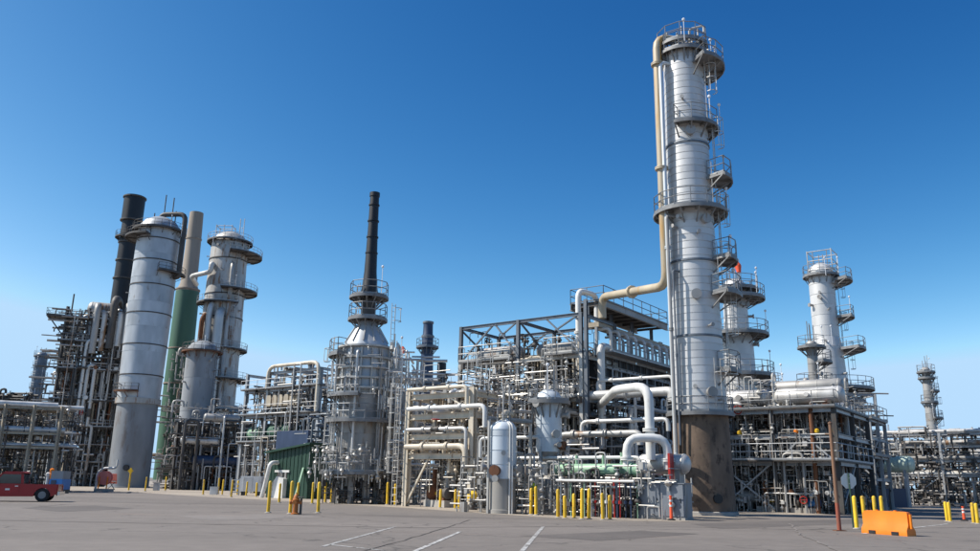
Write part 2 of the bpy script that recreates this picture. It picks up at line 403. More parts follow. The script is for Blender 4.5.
def crowding(P):
    """True where a run would stand right in front of one of the two pale upright vessels"""
    for a, b in zip(P, P[1:]):
        for i in range(9):
            q = a.lerp(b, i / 8); x, y = proj(q)
            for k in KEEP:
                if k[0] < x < k[1] and k[2] < y < k[3] and q.y < k[4]: return True
    return False
def flange(mb, p, d, r): d = Vector(d).normalized(); p = Vector(p); mb.tube(p - d * .09, p - d * .015, r * 1.55, 10); mb.tube(p + d * .015, p + d * .09, r * 1.55, 10)
def pipe(pts, r, m, label, group=None, n=None, bend=None, fl=(), valve=None, name='pipe', parent=None, cat='pipe'):
    pts = [Vector(p) for p in pts]; n = n or (8 if r < .12 else 12 if r < .3 else 18)
    mb = MB().path(pts, r, n, bend)
    o = mb.build(name, m, parent, None if parent is not None else pts[0])
    if parent is None: tag(o, label, cat, group); PCOUNT[0] += 1
    for k in fl:
        i = int(k); p = pts[i].lerp(pts[i + 1], k - i); f = MB(); flange(f, p, pts[i + 1] - pts[i], r); f.build('flange', m, o)
    if valve is not None:
        i = int(valve); p = pts[i].lerp(pts[i + 1], valve - i); d = (pts[i + 1] - pts[i]).normalized(); side = d.cross(Z) if abs(d.z) < .9 else -U
        if abs(d.z) < .9: side = Z
        f = MB(); flange(f, p - d * r * 2, d, r); flange(f, p + d * r * 2, d, r); f.tube(p - d * r * 2, p + d * r * 2, r * 1.3, 10); f.tube(p, p + side * (r * 3.6 + .2), r * .5, 6)
        v = f.build('valve', 'grimy_steel', o); MB().wheel(p + side * (r * 3.6 + .2), side, r * 1.2 + .12).build('handwheel', 'red_paint', v)
    return o
def rand_pipes(seed, L, sr, tr, levels, n, rr, mats, label, group, name='pipe', zmin=.0, rise=.45):
    rg = random.Random(seed); rest = {}
    for i in range(n):
        r = rg.choice(rr) * rg.uniform(.85, 1.15); m = rg.choice(mats); z = rg.choice(levels) + r + .02
        s0, s1 = sorted((rg.uniform(*sr), rg.uniform(*sr))); t0, t1 = sorted((rg.uniform(*tr), rg.uniform(*tr)))
        if s1 - s0 < 1.2: s1 = s0 + 1.2
        if t1 - t0 < 1.2: t1 = t0 + 1.2
        k = rg.random(); fl = (); vv = None; shp = 'straight' if k < .28 else 'crosswise' if k < .55 else 'looped' if k < .75 else 'zigzag' if k < .9 else 'upright'
        if k < .28:   # straight run along u, dropping at one end
            P = [L(sr[0], t0, z), L(s1, t0, z), L(s1, t0, zmin)]
            fl = (.3,)
        elif k < .55: # across along v, dropping at one or both ends
            P = [L(s0, t1, zmin), L(s0, t1, z), L(s0, t0, z)] + ([L(s0, t0, zmin)] if rg.random() < .5 else [])
            fl = (.5, 1.3)
        elif k < .75: # riser with loop
            z2 = rg.choice(levels) + r + .4
            P = [L(s0, t0, zmin), L(s0, t0, z2), L(s0, t0 + rg.uniform(.8, 1.8), z2), L(s0, t0 + 1.8 + r, max(zmin, z2 - rg.uniform(1, 3)))]
            P[3] = P[2] - Z * (P[2].z - zmin); fl = (.4, 2.5); vv = .22 if r > .08 else None
        elif k < .9:  # dog-leg
            P = [L(s0, t0, zmin), L(s0, t0, z), L(s1, t0, z), L(s1, t1, z), L(s1, t1, zmin)]; fl = (1.5, 2.5)
        else:         # plain riser
            zt = max(levels) + rg.uniform(.3, 1.2); P = [L(s0, t0, zmin), L(s0, t0, zt), L(s0 + .6, t0, zt), L(s0 + .6, t0, zt - .5)]; fl = (.3, .7)
        if crowding(P): continue
        if 2 * r * FPX / depth(P[0]) < THIN:
            mb = rest.setdefault(m, MB()); mb.path(P, r, 8)
            for q in fl: qi = min(int(q), len(P) - 2); flange(mb, P[qi].lerp(P[qi + 1], q - qi), P[qi + 1] - P[qi], r)
            continue
        pipe(P, r, m, plabel(m, r, shp, label), group, fl=fl, valve=vv, name=name)
    for m, mb in rest.items():
        tag(mb.build('thin_pipework', m, None, L(sr[0], tr[0], 0)), 'thin %s pipes %s' % (CN[m], label), 'pipework', None, 'stuff')
def tangle(seed, L, sr, tr, zr, n, m, label, name='small_pipework', rr=(.018, .05), lmax=3.0, cat='pipework', boxes=.06):
    n = int(n * 1.35)
    """dense small-bore piping, conduits, valves and boxes too small to pick apart"""
    rg = random.Random(seed); mb = MB()
    for i in range(n):
        s, t, z = rg.uniform(*sr), rg.uniform(*tr), zr[0] + (zr[1] - zr[0]) * rg.random() ** 1.15; r = rg.uniform(*rr); k = rg.random()
        if crowding([L(s, t, max(0, z - 1)), L(s, t, z)]): continue
        if k < boxes:
            w = rg.uniform(.12, .34); mb.box(L(s, t, z), (w, w * rg.uniform(.4, 1.2), w * rg.uniform(.6, 1.8)), (U, V, Z))
        elif k < boxes + .3: mb.tube(L(s, t, max(0, z - rg.uniform(.6, lmax))), L(s, t, z), r, 6)
        elif k < boxes + .52: mb.tube(L(s, t, z), L(s + rg.uniform(.6, lmax), t, z), r, 6)
        elif k < boxes + .72: mb.tube(L(s, t, z), L(s, t + rg.uniform(.6, lmax), z), r, 6)
        elif k < boxes + .80:
            a, b = rg.uniform(.4, lmax * .5), rg.uniform(.3, 1.0); mb.path([L(s, t, z), L(s, t, z + b), L(s, t + a, z + b), L(s, t + a, z - b)], r, 6, seg=2)
        else:
            rv = rg.uniform(.08, .22); mb.lathe([(.02, -rv), (rv * .7, -rv * .6), (rv, 0), (rv * .7, rv * .6), (.02, rv)], L(s, t, z), 8); mb.tube(L(s, t, z - rv * 2), L(s, t, z + rv * 2), rv * .35, 6)
            mb.lathe([(rv * 1.15, -.02), (rv * 1.15, .02)], L(s, t, z + rv * 2), 8)
    o = mb.build(name, m, None, L(sr[0], tr[0], 0)); tag(o, label, cat, None, 'stuff'); return o
def steel_frame(name, label, L, Ss, Ts, levels, m, cw=.3, bw=.24, bh=.3, top=None, braces=(), cols=None, cat='steel frame', skip=(), bm=None, group=None, z0=0):
    th = thing(name, label, cat, L(Ss[0], Ts[0], z0), group); bm = bm or m; top = top or levels[-1]
    for i, s in enumerate(Ss):
        for j, t in enumerate(Ts):
            if cols and (i, j) not in cols: continue
            MB().ibeam(L(s, t, z0), L(s, t, top), cw, cw, U).build('column', m, th)
    for k, z in enumerate(levels):
        for j, t in enumerate(Ts):
            for i in range(len(Ss) - 1):
                if ('u', k, i, j) in skip: continue
                MB().ibeam(L(Ss[i], t, z - bh / 2), L(Ss[i + 1], t, z - bh / 2), bw, bh).build('beam', bm, th)
        for i, s in enumerate(Ss):
            for j in range(len(Ts) - 1):
                if ('v', k, i, j) in skip: continue
                MB().ibeam(L(s, Ts[j], z - bh / 2 - .013), L(s, Ts[j + 1], z - bh / 2 - .013), bw, bh).build('beam', bm, th)
    for a, b in braces: MB().beam(L(*a), L(*b), .11, .11).build('brace', bm, th)
    return th
def stairs(parent, p0, p1, w, m='galvanised'):
    p0, p1 = Vector(p0), Vector(p1); h = (p1 - p0); n = max(3, int(abs(h.z) / .22)); d = Vector((h.x, h.y, 0)).normalized(); sd = Vector((-d.y, d.x, 0))
    mb = MB()
    for k in (-1, 1): mb.beam(p0 + sd * k * w / 2, p1 + sd * k * w / 2, .06, .25)
    o = mb.build('stair', m, parent); mb = MB()
    for i in range(n):
        p = p0.lerp(p1, (i + .5) / n); mb.box(p, (.26, w - .08, .04), (d, sd, Z))
    mb.build('tread_set', m, o); mb = MB()
    for k in (-1, 1):
        a, b = p0 + sd * k * w / 2, p1 + sd * k * w / 2
        for i in range(5): q = a.lerp(b, i / 4); mb.tube(q, q + Z, .025, 5)
        for q in (1.0, .5): mb.tube(a + Z * q, b + Z * q, .025, 5)
    mb.build('railing', 'rail_steel', o)
def lamp(parent, p, h=1.6):
    p = Vector(p); MB().tube(p, p + Z * h, .03, 5).lathe([(.04, 0), (.1, .05), (.11, .15), (.05, .22)], p + Z * h, 8).build('lamp', 'lamp_white', parent)
def manhole(parent, p, d, r, m='rust'):
    d = Vector(d).normalized(); p = Vector(p); MB().tube(p, p + d * .25, r * .85, 20).tube(p + d * .25, p + d * .33, r, 20).tube(p + d * .335, p + d * .40, r, 20).build('manway', m, parent)
CN = {'aluminium_jacket': 'silver', 'bright_steel': 'bright steel', 'dull_jacket': 'dull grey', 'cream_paint': 'cream', 'white_paint': 'white', 'stained_jacket': 'brown stained', 'grimy_steel': 'dark grimy',
      'rust': 'rusty', 'beige_steel': 'beige', 'galvanised': 'galvanised', 'pale_blue_jacket': 'pale blue silver', 'navy': 'navy', 'dark_steel': 'dark blue grey', 'stack_green': 'green', 'tan_pipe': 'ochre', 'pale_green': 'pale green'}
def plabel(m, r, shape, rest): return '%s %s%s pipe %s' % (('thin' if r < .085 else 'medium' if r < .14 else 'thick'), CN[m], (' ' + shape) if shape else '', rest)
FR = -90   # angle that faces the camera

# ================================================================== main column
def main_column():
    Y = 50; c = axis_at(700, 415, Y); rg = random.Random(4)
    t = thing('distillation_column', 'tallest silver clad column with ringed platforms and a rust brown skirt', 'column', c)
    pr = [(ZT(c, y), y, w) for y, w in ((414, 53), (300, 48.5), (200, 44), (130, 41), (58, 38.5))]
    prof = [(z, M(w / 2, c + Z * z)) for z, y, w in pr]
    rad = courses(t, c, prof, .47, 'tower_jacket', 44, rg)
    zt, rt = prof[-1]; z0, r0 = prof[0]
    MB().lathe([(rt, zt), (rt * .97, zt + .25), (rt * .8, zt + .65), (rt * .45, zt + .95), (.1, zt + 1.05)], (c.x, c.y, 0), 36).build('dome_head', 'dull_jacket', t)
    # skirt of fireproofing sectors
    rb = M(30.5, c)
    MB().lathe([(rb, 0), (rb, .5), (r0 * 1.03, z0 - .25), (r0 * 1.03, z0)], (c.x, c.y, 0), 40).build('skirt', 'rust_skirt', t)
    MB().lathe([(rb + .14, 0), (rb + .14, .18), (rb, .22)], (c.x, c.y, 0), 40).build('base_ring', 'concrete', t)
    for a in (-80, 20):
        d = Vector((math.cos(R(a)), math.sin(R(a)), 0)); p = c + d * rb * 1.0 + Z * .95
        MB().tube(p - d * .1, p + d * .12, .27, 18).build('vent_sleeve', 'black_paint', t)
    for y in (413,): platform(t, c, z0 + .02, r0 + .02, r0 + .42, 0, 360, brk=False, h=.9)
    for y in (150, 266, 340): band(t, c, ZT(c, y), rad(ZT(c, y)) + .02)
    # platforms
    P = [(57, -40, 320, 1.32), (70, -75, 40, 2.05), (131, -125, 30, 1.55), (183, -52, 12, 1.95), (214, -180, 180, 1.62), (262, -50, 10, 1.85), (297, -62, 22, 1.9), (372, -58, 8, 1.62)]
    for y, a0, a1, k in P:
        z = ZT(c, y); r = rad(min(z, zt)); platform(t, c, z, r * .99, r * k, a0, a1, each=True)
    zs = [ZT(c, y) for y in (413, 372, 297, 262, 214, 183, 131, 66)]
    for i, (a, b) in enumerate(zip(zs, zs[1:])):
        ang = R(-28 if i % 2 else -44); d = Vector((math.cos(ang), math.sin(ang), 0)); r = rad((a + b) / 2)
        MB().ladder(c + d * (r + .35) + Z * a, b - a + 1.0, (-d.y, d.x, 0), d).build('ladder', 'bright_steel', t)
    d = Vector((math.cos(R(-68)), math.sin(R(-68)), 0)); a, b = ZT(c, 412), ZT(c, 362)
    MB().ladder(c + d * (rad(a) + .3) + Z * a, b - a, (-d.y, d.x, 0), d).build('ladder', 'bright_steel', t)
    platform(t, c, zt + .75, rt * 1.02, rt * 1.3, 0, 360, each=True, bh=1.4)
    for k in range(3): MB().beam(c + Vector((-rt * 1.05, (k - 1) * .8, zt + .7)), c + Vector((rt * 1.05, (k - 1) * .8, zt + .7)), .08, .1).build('cross_beam', 'grimy_deck', t)
    for k in range(6):
        a = R(k * 60 + 20); d = Vector((math.cos(a), math.sin(a), 0)); MB().beam(c + d * rt * .95 + Z * (zt - 1.0), c + d * rt * 1.22 + Z * (zt + .65), .1, .1).build('prop', 'grimy_deck', t)
    # top steelwork, nozzles, davit, lamps
    mb = MB(); 
    for k in range(9):
        a = R(k * 40); p = c + Vector((math.cos(a), math.sin(a), 0)) * rt * .9 + Z * (zt + .1); mb.tube(p, p + Z * rg.uniform(.9, 2.0), .06, 6)
    for k in range(4): mb.beam(c + Vector((-rt * 1.1, (k - 1.5) * .6, zt + .9)), c + Vector((rt * 1.1, (k - 1.5) * .6, zt + .9)), .1, .12)
    mb.build('top_steelwork', 'dull_jacket', t)
    MB().path([c + Vector((.5, -.3, zt + .6)), c + Vector((.5, -.3, zt + 2.1)), c + Vector((1.4, -.6, zt + 2.2)), c + Vector((1.4, -.6, zt + 1.7))], .07, 8).build('davit', 'bright_steel', t)
    for y, ang in ((70, -10), (57, -100), (131, -20), (131, -60), (183, -20), (214, -15), (262, -15), (297, -20), (57, 10)):
        z = ZT(c, y); r = rad(min(z, zt)) * 1.6; lamp(t, c + Vector((math.cos(R(ang)) * r, math.sin(R(ang)) * r, z)), 1.5)
    MB().tube(c + Vector((0, 0, zt + 1)), c + Vector((0, 0, zt + 2.5)), .04, 6).build('lightning_rod', 'galvanised', t)
    for y, ang in ((395, -80), (300, -100), (226, -70), (140, -95)):
        z = ZT(c, y); d = Vector((math.cos(R(ang)), math.sin(R(ang)), 0)); manhole(t, c + d * (rad(z) - .05) + Z * z, d, .32, 'dull_jacket')
    mb = MB()
    for y, ang in ((240, -90), (224, -128), (330, -75), (108, -110), (232, -140), (390, -110), (402, -60)):
        z = ZT(c, y); d = Vector((math.cos(R(ang)), math.sin(R(ang)), 0)); p = c + d * (rad(z) - .05) + Z * z
        MB().tube(p, p + d * .5, .07, 8).tube(p + d * .48, p + d * .56, .13, 10).build('nozzle', 'dull_jacket', t)
    # overhead line and downcomers on the left side
    def at(px, py, y_): return Q(px, py, y_)
    ctop = c + Z * (zt + .9)
    zc = ctop.z + .35
    xl = Q(660.5, 60, Y - .4).x; xb = Q(662, 280, Y - .6).x
    x1 = (xl + xb) / 2
    zb = ZT(Vector((x1, Y - .6, 0)), 286)
    e = Q(602, 297, 57.5)
    pipe([ctop, c + Z * zc, Vector((x1, Y - .6, zc)), Vector((x1, Y - .6, zb)), e, e - Z * 1.6], M(4.4, c + Z * 20), 'tan_pipe',
         'wide ochre overhead pipe running down beside the tallest column to the cooler deck', n=18, bend=.95, fl=(2.12, 2.55, 3.5), name='overhead_pipe')
    for k, (px, ytop, rr, m) in enumerate(((667.5, 62, .13, 'pale_blue_jacket'), (671, 215, .10, 'dull_jacket'), (676.5, 270, .06, 'dark_steel'))):
        yy = Y - .9 - .25 * k; b = Q(px, 414, yy); b2 = Q(px - 1, ytop, yy); x = (b.x * .5 + b2.x * .5)
        z1 = ZT(Vector((x, yy, 0)), ytop); rr_ = rad(min(z1, zt))
        pipe([Vector((x, yy, 3.2 + k * .4)), Vector((x, yy, z1)), Vector((c.x - .4, c.y - rr_ * .3, z1))], rr, m, ['pale blue silver downcomer pipe rising to the top of the tallest column', 'dull grey downcomer pipe ending at the main ring platform of the tallest column', 'thinnest dark downcomer pipe on the lower half of the tallest column'][k], 'downcomers on the tallest column', fl=(.5,), name='pipe')
    return c, rad, z0, r0
MC, MRAD, MZ0, MR0 = main_column()

# ================================================================== generic process column
def column(name, label, px, py0, Y, segs, plats, shell, cap='dome', each_course=1.2, ladder_ang=-40, lamps=True, group=None, bands=(), deckm='grimy_deck', railm='rail_steel', n=28, nozz=8, seed=1, skirt=None):
    """segs: [(py, width_px)...] from bottom to top; plats: (py, a0, a1, factor)"""
    c = axis_at(px, py0, Y); rg = random.Random(seed)
    t = thing(name, label, 'column', c, group)
    prof = [(max(0, ZT(c, y)), M(w / 2, c + Z * max(0, ZT(c, y)))) for y, w in segs]
    if skirt:
        zs = ZT(c, skirt[0]); r = M(skirt[1] / 2, c); MB().lathe([(r * 1.06, 0), (r * 1.06, .2), (r, .22), (r, zs)], (c.x, c.y, 0), n).build('skirt', skirt[2], t)
        prof = [p for p in prof if p[0] > zs + .1]; prof = [(zs + .001, prof[0][1])] + prof
    rad = courses(t, c, prof, each_course, shell, n, rg)
    zt, rt = prof[-1]
    if cap == 'dome': MB().lathe([(rt, zt), (rt * .96, zt + rt * .2), (rt * .75, zt + rt * .5), (rt * .4, zt + rt * .7), (.05, zt + rt * .76)], (c.x, c.y, 0), n).build('dome_head', shell, t)
    for y in bands: z = ZT(c, y); band(t, c, z, rad(z) + .01, 'grimy_steel', .2, .08)
    pz = []
    for y, a0, a1, k in plats:
        z = ZT(c, y); r = rad(min(z, zt)); platform(t, c, z, r * .99, r + k, a0, a1, deckm, railm); pz.append((z, r))
        if lamps: a = R(rg.uniform(-120, 0)); lamp(t, c + Vector((math.cos(a) * (r + k * .9), math.sin(a) * (r + k * .9), z)), 1.9)
    if ladder_ang is not None:
        zz = sorted([0.3] + [p[0] for p in pz])
        for i, (a, b) in enumerate(zip(zz, zz[1:])):
            if b - a < 1: continue
            ang = R(ladder_ang + (14 if i % 2 else 0)); d = Vector((math.cos(ang), math.sin(ang), 0))
            MB().ladder(c + d * (rad(min((a + b) / 2, zt)) + .3) + Z * a, b - a + 1, (-d.y, d.x, 0), d).build('ladder', railm, t)
    mb = MB()
    for k in range(nozz):
        z = rg.uniform(prof[0][0], zt); a = R(rg.uniform(-170, -10)); d = Vector((math.cos(a), math.sin(a), 0)); p = c + d * (rad(z) - .04) + Z * z; rr = rg.uniform(.06, .16)
        MB().tube(p, p + d * .45, rr, 8).tube(p + d * .43, p + d * .53, rr * 1.6, 10).build('nozzle', 'dull_jacket', t)
    for k in range(5):
        a = rg.uniform(0, 6.3); p = c + Vector((math.cos(a) * rt * .6, math.sin(a) * rt * .6, zt)); MB().tube(p, p + Z * rg.uniform(1.2, 2.6), .05, 5).build('vent_pipe', 'dull_jacket', t)
    return t, c, rad, zt

# ---- column behind the tallest one, with windsock
t, c, rad, zt = column('process_column', 'silver column half behind the tallest column, with an orange windsock on top', 741, 400, 72,
       [(512, 36), (400, 33), (336, 30), (333, 24.5), (287, 22.5)], [(290, -180, 180, 1.1), (299, -100, 80, 1.6), (335, -180, 180, 1.5), (376, -110, 60, 1.6), (400, -180, 180, 1.4)], 'tower_jacket', ladder_ang=-150, seed=3, nozz=14)
def windsock(px, py, Y, hp, label, on):
    p = Q(px, py, Y); b = on
    w = thing('windsock', label, 'windsock', b)
    MB().tube(b, Vector((b.x, b.y, p.z)), .05, 6).build('mast', 'galvanised', w)
    L_ = M(hp, p); top = Vector((b.x, b.y, p.z)); e = top + Vector((.25 * L_, -.2 * L_, -.95 * L_)); e2 = top.lerp(e, .5) + Vector((.12 * L_, 0, 0.05))
    MB().tube(top, e2, L_ * .2, 10, L_ * .25).tube(e2, e, L_ * .25, 10, L_ * .16).build('sock', 'windsock', w)
windsock(735, 261, 70.5, 13, 'orange windsock hanging on a mast above the column behind the tallest column', axis_at(735, 275, 70.5) + Z * (zt - .3))

# ---- pair of columns on the right
column('process_column', 'tall slim silver column with a boxed platform on top, right of the tallest column', 832, 400, 88,
       [(510, 37), (400, 33), (343, 28.5), (340, 25), (272, 23.5)], [(276, -180, 180, .6), (282, -60, 40, 1.9), (318, -50, 50, 1.7), (350, -60, 40, 2.3), (390, -120, 60, 2.6), (402, -180, 180, 1.6)], 'tower_jacket', ladder_ang=-25, seed=5, nozz=14)
t, c, rad, zt = column('process_column', 'short thin silver column standing against the boxed-top slim column', 816, 400, 84,
       [(510, 11), (344, 10)], [(347, -180, 180, .9), (362, -80, 60, 1.4), (385, -180, 40, 1.3)], 'dull_jacket', ladder_ang=None, seed=6, nozz=5)
mb = MB()   # box cage on the boxed-top column
c = axis_at(823, 268, 88); z = ZT(c, 272); L = LF(c)
fb = thing('platform_cage', 'square railed cage on top of the slim right hand column', 'platform', c + Z * z)
for dz in (.0, 1.1, 2.2):
    for a, b in (((-1, -1), (1, -1)), ((1, -1), (1, 1)), ((1, 1), (-1, 1)), ((-1, 1), (-1, -1))):
        MB().tube(L(a[0] * 1.3, a[1] * 1.3, z + dz), L(b[0] * 1.3, b[1] * 1.3, z + dz), .05, 6).build('rail', 'bright_steel', fb)
for a in ((-1, -1), (1, -1), (1, 1), (-1, 1)): MB().tube(L(a[0] * 1.3, a[1] * 1.3, z - .4), L(a[0] * 1.3, a[1] * 1.3, z + 2.3), .06, 6).build('post', 'bright_steel', fb)
# ---- far right slim column
column('process_column', 'very thin distant column with four small round platforms beyond the long right rack', 934, 440, 128,
       [(500, 12), (440, 11), (380, 8.5), (370, 8)], [(372, -180, 180, .7), (378, -180, 180, .6), (391, -90, 60, .9), (402, -180, 180, .5), (418, -100, 60, .9), (440, -180, 180, .6)], 'dull_jacket', ladder_ang=-20, seed=8, n=16)
# ---- far left louvred column
column('process_column', 'small bluish distant column at the far left behind the beige pipe rack', 34, 405, 190,
       [(478, 13), (400, 12), (356, 11)], [(356, -180, 180, .4), (366, -120, 120, .5), (377, -120, 120, .5), (388, -120, 120, .5), (398, -120, 120, .5)], 'slate_jacket', ladder_ang=-30, seed=9, n=16, railm='dark_steel')

# ================================================================== left group of towers
t, c, rad, zt = column('reactor_column', 'broad plain silver column on a tall grey concrete skirt at the left', 138, 403, 130,
       [(486, 38), (403, 40), (300, 42), (232, 40)], [(232, -180, 180, .9), (240, -200, -90, 1.8)], 'weathered_jacket', each_course=4.1, ladder_ang=None, skirt=(404, 39.5, 'grey_concrete'), n=40, seed=11, bands=(403, 377, 347, 316, 288, 264, 243), nozz=4, deckm='grimy_steel', railm='grimy_steel')
zs = ZT(c, 404)
mb = MB().tube(c + Vector((.8, -rad(5) - .1, 3.0)), c + Vector((.8, -rad(5) + .2, 3.0)), .45, 16); mb.build('vent_sleeve', 'black_paint', t)
L = LF(c, Vector((1, 0, 0)), Vector((0, 1, 0)))
for x, h in ((.6, 6.5), (2.0, 6.0), (-1, 3.2), (2.6, 3.6)): MB().tube(L(x, -.5, zt), L(x, -.5, zt + h), .09, 6).build('vent_pipe', 'grimy_steel', t)
rt = rad(zt)
platform(t, c, zt - 7.4, rt * .99, rt + 1.5, -60, 20, 'grimy_steel', 'grimy_steel')
pipe([L(0, -.3, zt + 1), L(0, -.3, zt + 3), L(rt + 1.0, -.8, zt + 3), L(rt + 1.0, -.8, zt - 8), L(rt + .2, -.4, zt - 8)], .42, 'grimy_steel', 'dark pipe hooked over the head of the broad plain silver column', n=14, bend=1.2)
band(t, c, zs - .1, rad(zs) + .08, 'stained_jacket', .9, .12)
# ladder and platforms at the skirt joint
platform(t, c, zs + 1.8, rad(zs), rad(zs) + 1.2, -125, -70, 'rust', 'grimy_steel')

def stack(name, label, px, py0, Y, segs, mats_, rings=(), plats=(), n=24, ringm='grimy_steel'):
    c = axis_at(px, py0, Y); t = thing(name, label, 'stack', c)
    for k, (a, b, m) in enumerate(mats_):
        P = [(max(0, ZT(c, y)), w) for y, w in segs[a:b + 1]]
        P = [(M(w / 2, c + Z * z), z) for z, w in P]
        zt, rt = P[-1][1], P[-1][0]
        pr = P + ([(rt * .86, zt), (rt * .86, zt - .6)] if k == len(mats_) - 1 else [])
        MB().lathe(pr, (c.x, c.y, 0), n).build('barrel', m, t)
    for y, w in rings: z = ZT(c, y); MB().lathe([(M(w / 2, c + Z * z) * .8, z), (M(w / 2, c + Z * z), z + .05), (M(w / 2, c + Z * z), z + .3), (M(w / 2, c + Z * z) * .8, z + .35)], (c.x, c.y, 0), n).build('stiffener_ring', ringm, t)
    for y, w, ex in plats: z = ZT(c, y); r = M(w / 2, c + Z * z); platform(t, c, z, r, r + ex, -180, 180, ringm, ringm)
    return t, c
stack('flue_stack', 'thick black ribbed flue stack behind the broad silver column', 117, 330, 152, [(480, 21), (292, 19), (222, 17.5), (221, 20), (197, 20)], [(0, 4, 'black_paint')],
      [(280, 21), (262, 20.5), (244, 20), (222, 22), (199, 22)], [(238, 18.5, .8)])
stack('flue_stack', 'green stack with a narrower tan upper half between the left columns', 177, 385, 150, [(480, 25), (385, 25), (292, 22.5), (284, 16), (230, 14), (213, 13)], [(0, 2, 'stack_green'), (2, 5, 'stack_tan')],
      [(291, 23.5), (350, 25), (385, 26.5), (240, 15.5)], ringm='stack_tan')
t, c, rad, zt = column('process_column', 'rust streaked silver column with three ring platforms behind the grey lower vessel', 214, 400, 138,
       [(484, 42), (400, 41), (350, 40), (300, 38), (245, 35)], [(243, -180, 180, .8), (256, -70, 60, 2.6), (292, -80, 60, 2.2), (305, -180, -40, 1.2), (350, -180, 180, 1.2), (380, -90, 60, 2.0), (410, -180, 180, 1.2)], 'stained_jacket', each_course=2.4, ladder_ang=-60, seed=14, bands=(262, 297, 320), nozz=20, deckm='grimy_steel', railm='galvanised')
L = LF(c, Vector((1, 0, 0)), Vector((0, 1, 0)))
mb = MB(); zz = zt + .9
for a, b in (((-2.4, -1), (.4, -1)), ((.4, -1), (.4, 1)), ((-2.4, 1), (.4, 1)), ((-2.4, -1), (-2.4, 1))):
    for dz in (0, 1.2, 2.4): mb.tube(L(*a, zz + dz), L(*b, zz + dz), .07, 5)
for a in ((-2.4, -1), (.4, -1), (.4, 1), (-2.4, 1), (-1, -1)): mb.tube(L(*a, zt), L(*a, zz + 2.6), .08, 5)
for x in (1.5, 2.2): mb.tube(L(x, 0, zt), L(x, 0, zt + 5), .08, 5)
mb.build('top_cage', 'galvanised', t)
za = ZT(c, 277); p = c + Z * za
pipe([L(-rad(za) * .5, -rad(za) * .85, za + 1.5), L(-rad(za) * .5, -rad(za) * .85 - .8, za + 1.5), L(-rad(za) * .5, -rad(za) * .85 - .8, za), L(-rad(za) - 2.6, -1, za - .2), L(-rad(za) - 4.2, 6, za)], .42, 'white_paint', 'white elbowed pipe bridging the rust streaked column and the green stack', n=14, bend=1.0)
# long vertical duct on its face
for k, (dx, rr, m, y0, y1) in enumerate(((-.9, .5, 'aluminium_jacket', 310, 480), (.9, .75, 'aluminium_jacket', 318, 480), (2.0, .35, 'stained_jacket', 270, 480), (-2.4, .4, 'rust', 320, 420))):
    zz = ZT(c, y0); yy = -math.sqrt(max(.1, rad(10) ** 2 - dx * dx)) - rr - .2
    pipe([L(dx, yy, .0), L(dx, yy, zz), L(dx * .6, yy * .4, zz + 1.2)], rr, m, ['narrow silver duct on the face of the rust streaked column', 'widest silver duct on the face of the rust streaked column', 'brown stained tall duct on the face of the rust streaked column', 'rusty duct on the side of the rust streaked column'][k], 'ducts on the rust streaked column', n=14, bend=1.0, fl=(.3, .6))
column('reactor_column', 'stubby grey concrete clad vessel in front of the rust streaked column', 194, 430, 122,
       [(486, 33), (450, 32), (352, 30)], [(352, -180, 180, .7), (446, -180, 180, .6)], 'grey_concrete', each_course=5.0, ladder_ang=-30, seed=16, skirt=(446, 32, 'grey_concrete'), nozz=10, deckm='rust', railm='grimy_steel')

# ================================================================== cooler frame behind the tallest column
O = axis_at(581, 330, 55); LG = LF(O)
zy = lambda y: ZT(O, y)
SIL = ['aluminium_jacket'] * 3 + ['bright_steel', 'dull_jacket', 'cream_paint', 'cream_paint', 'stained_jacket', 'beige_steel', 'beige_steel']
DRK = ['dull_jacket', 'stained_jacket', 'grimy_steel', 'aluminium_jacket', 'rust']
steel_frame('steel_frame', 'silver lower steel frame carrying the dark open gantry', LG, [0, 5], [0, 5.3, 10.66], [4.4, 7.4, 10.4], 'bright_steel', .26, .18, .24,
            braces=[((0, 5.3, 7.6), (0, 10.5, 10.2)), ((0, .2, 4.6), (0, 5.1, 7.3)), ((0, 10.4, 4.5), (5, 10.66, 7.3)), ((0, 5.4, 10.2), (0, 3.3, 7.6))])
steel_frame('steel_frame', 'dark blue grey open gantry frame on top of the silver frame', LG, [0, 5], [0, 5.3, 10.66], [13.35], 'dark_steel', .24, .17, .22, z0=10.41,
            braces=[((0, 10.5, 10.7), (0, 7.6, 13.2)), ((0, 5.4, 10.8), (0, 7.4, 13.2)), ((0, .2, 10.7), (0, 2.9, 13.2)), ((5, 10.5, 10.8), (5, 6, 13.2)), ((0, 5.1, 13.1), (5, 5.3, 10.7)), ((0, 5.3, 13.3), (5, 10.6, 13.3)), ((0, 0, 13.3), (5, 5.3, 13.3)), ((.2, 10.66, 13.0), (4.8, 10.66, 10.8)), ((5, .3, 10.8), (5, 4.9, 13.2))])
MB().ibeam(LG(0, -.4, 0), LG(0, -.4, zy(300)), .24, .24, U).build('mast_post', 'dark_steel', None, LG(0, -.4, 0))
tag(bpy.data.objects['mast_post'], 'tall dark steel corner post at the cooler bank end', 'post')
wk = thing('gantry_walkway', 'grated walkway with handrails across the silver frame below the dark gantry', 'walkway', LG(0, 0, 10.4))
deck(wk, [LG(1.6, 10.3, 0), LG(1.6, .4, 0), LG(2.6, .4, 0), LG(2.6, 10.3, 0)], 10.5, sides=[2])
deck(wk, [LG(-.9, 10.9, 0), LG(-.9, 3, 0), LG(.2, 3, 0), LG(.2, 10.9, 0)], 7.46, sides=[0, 1])
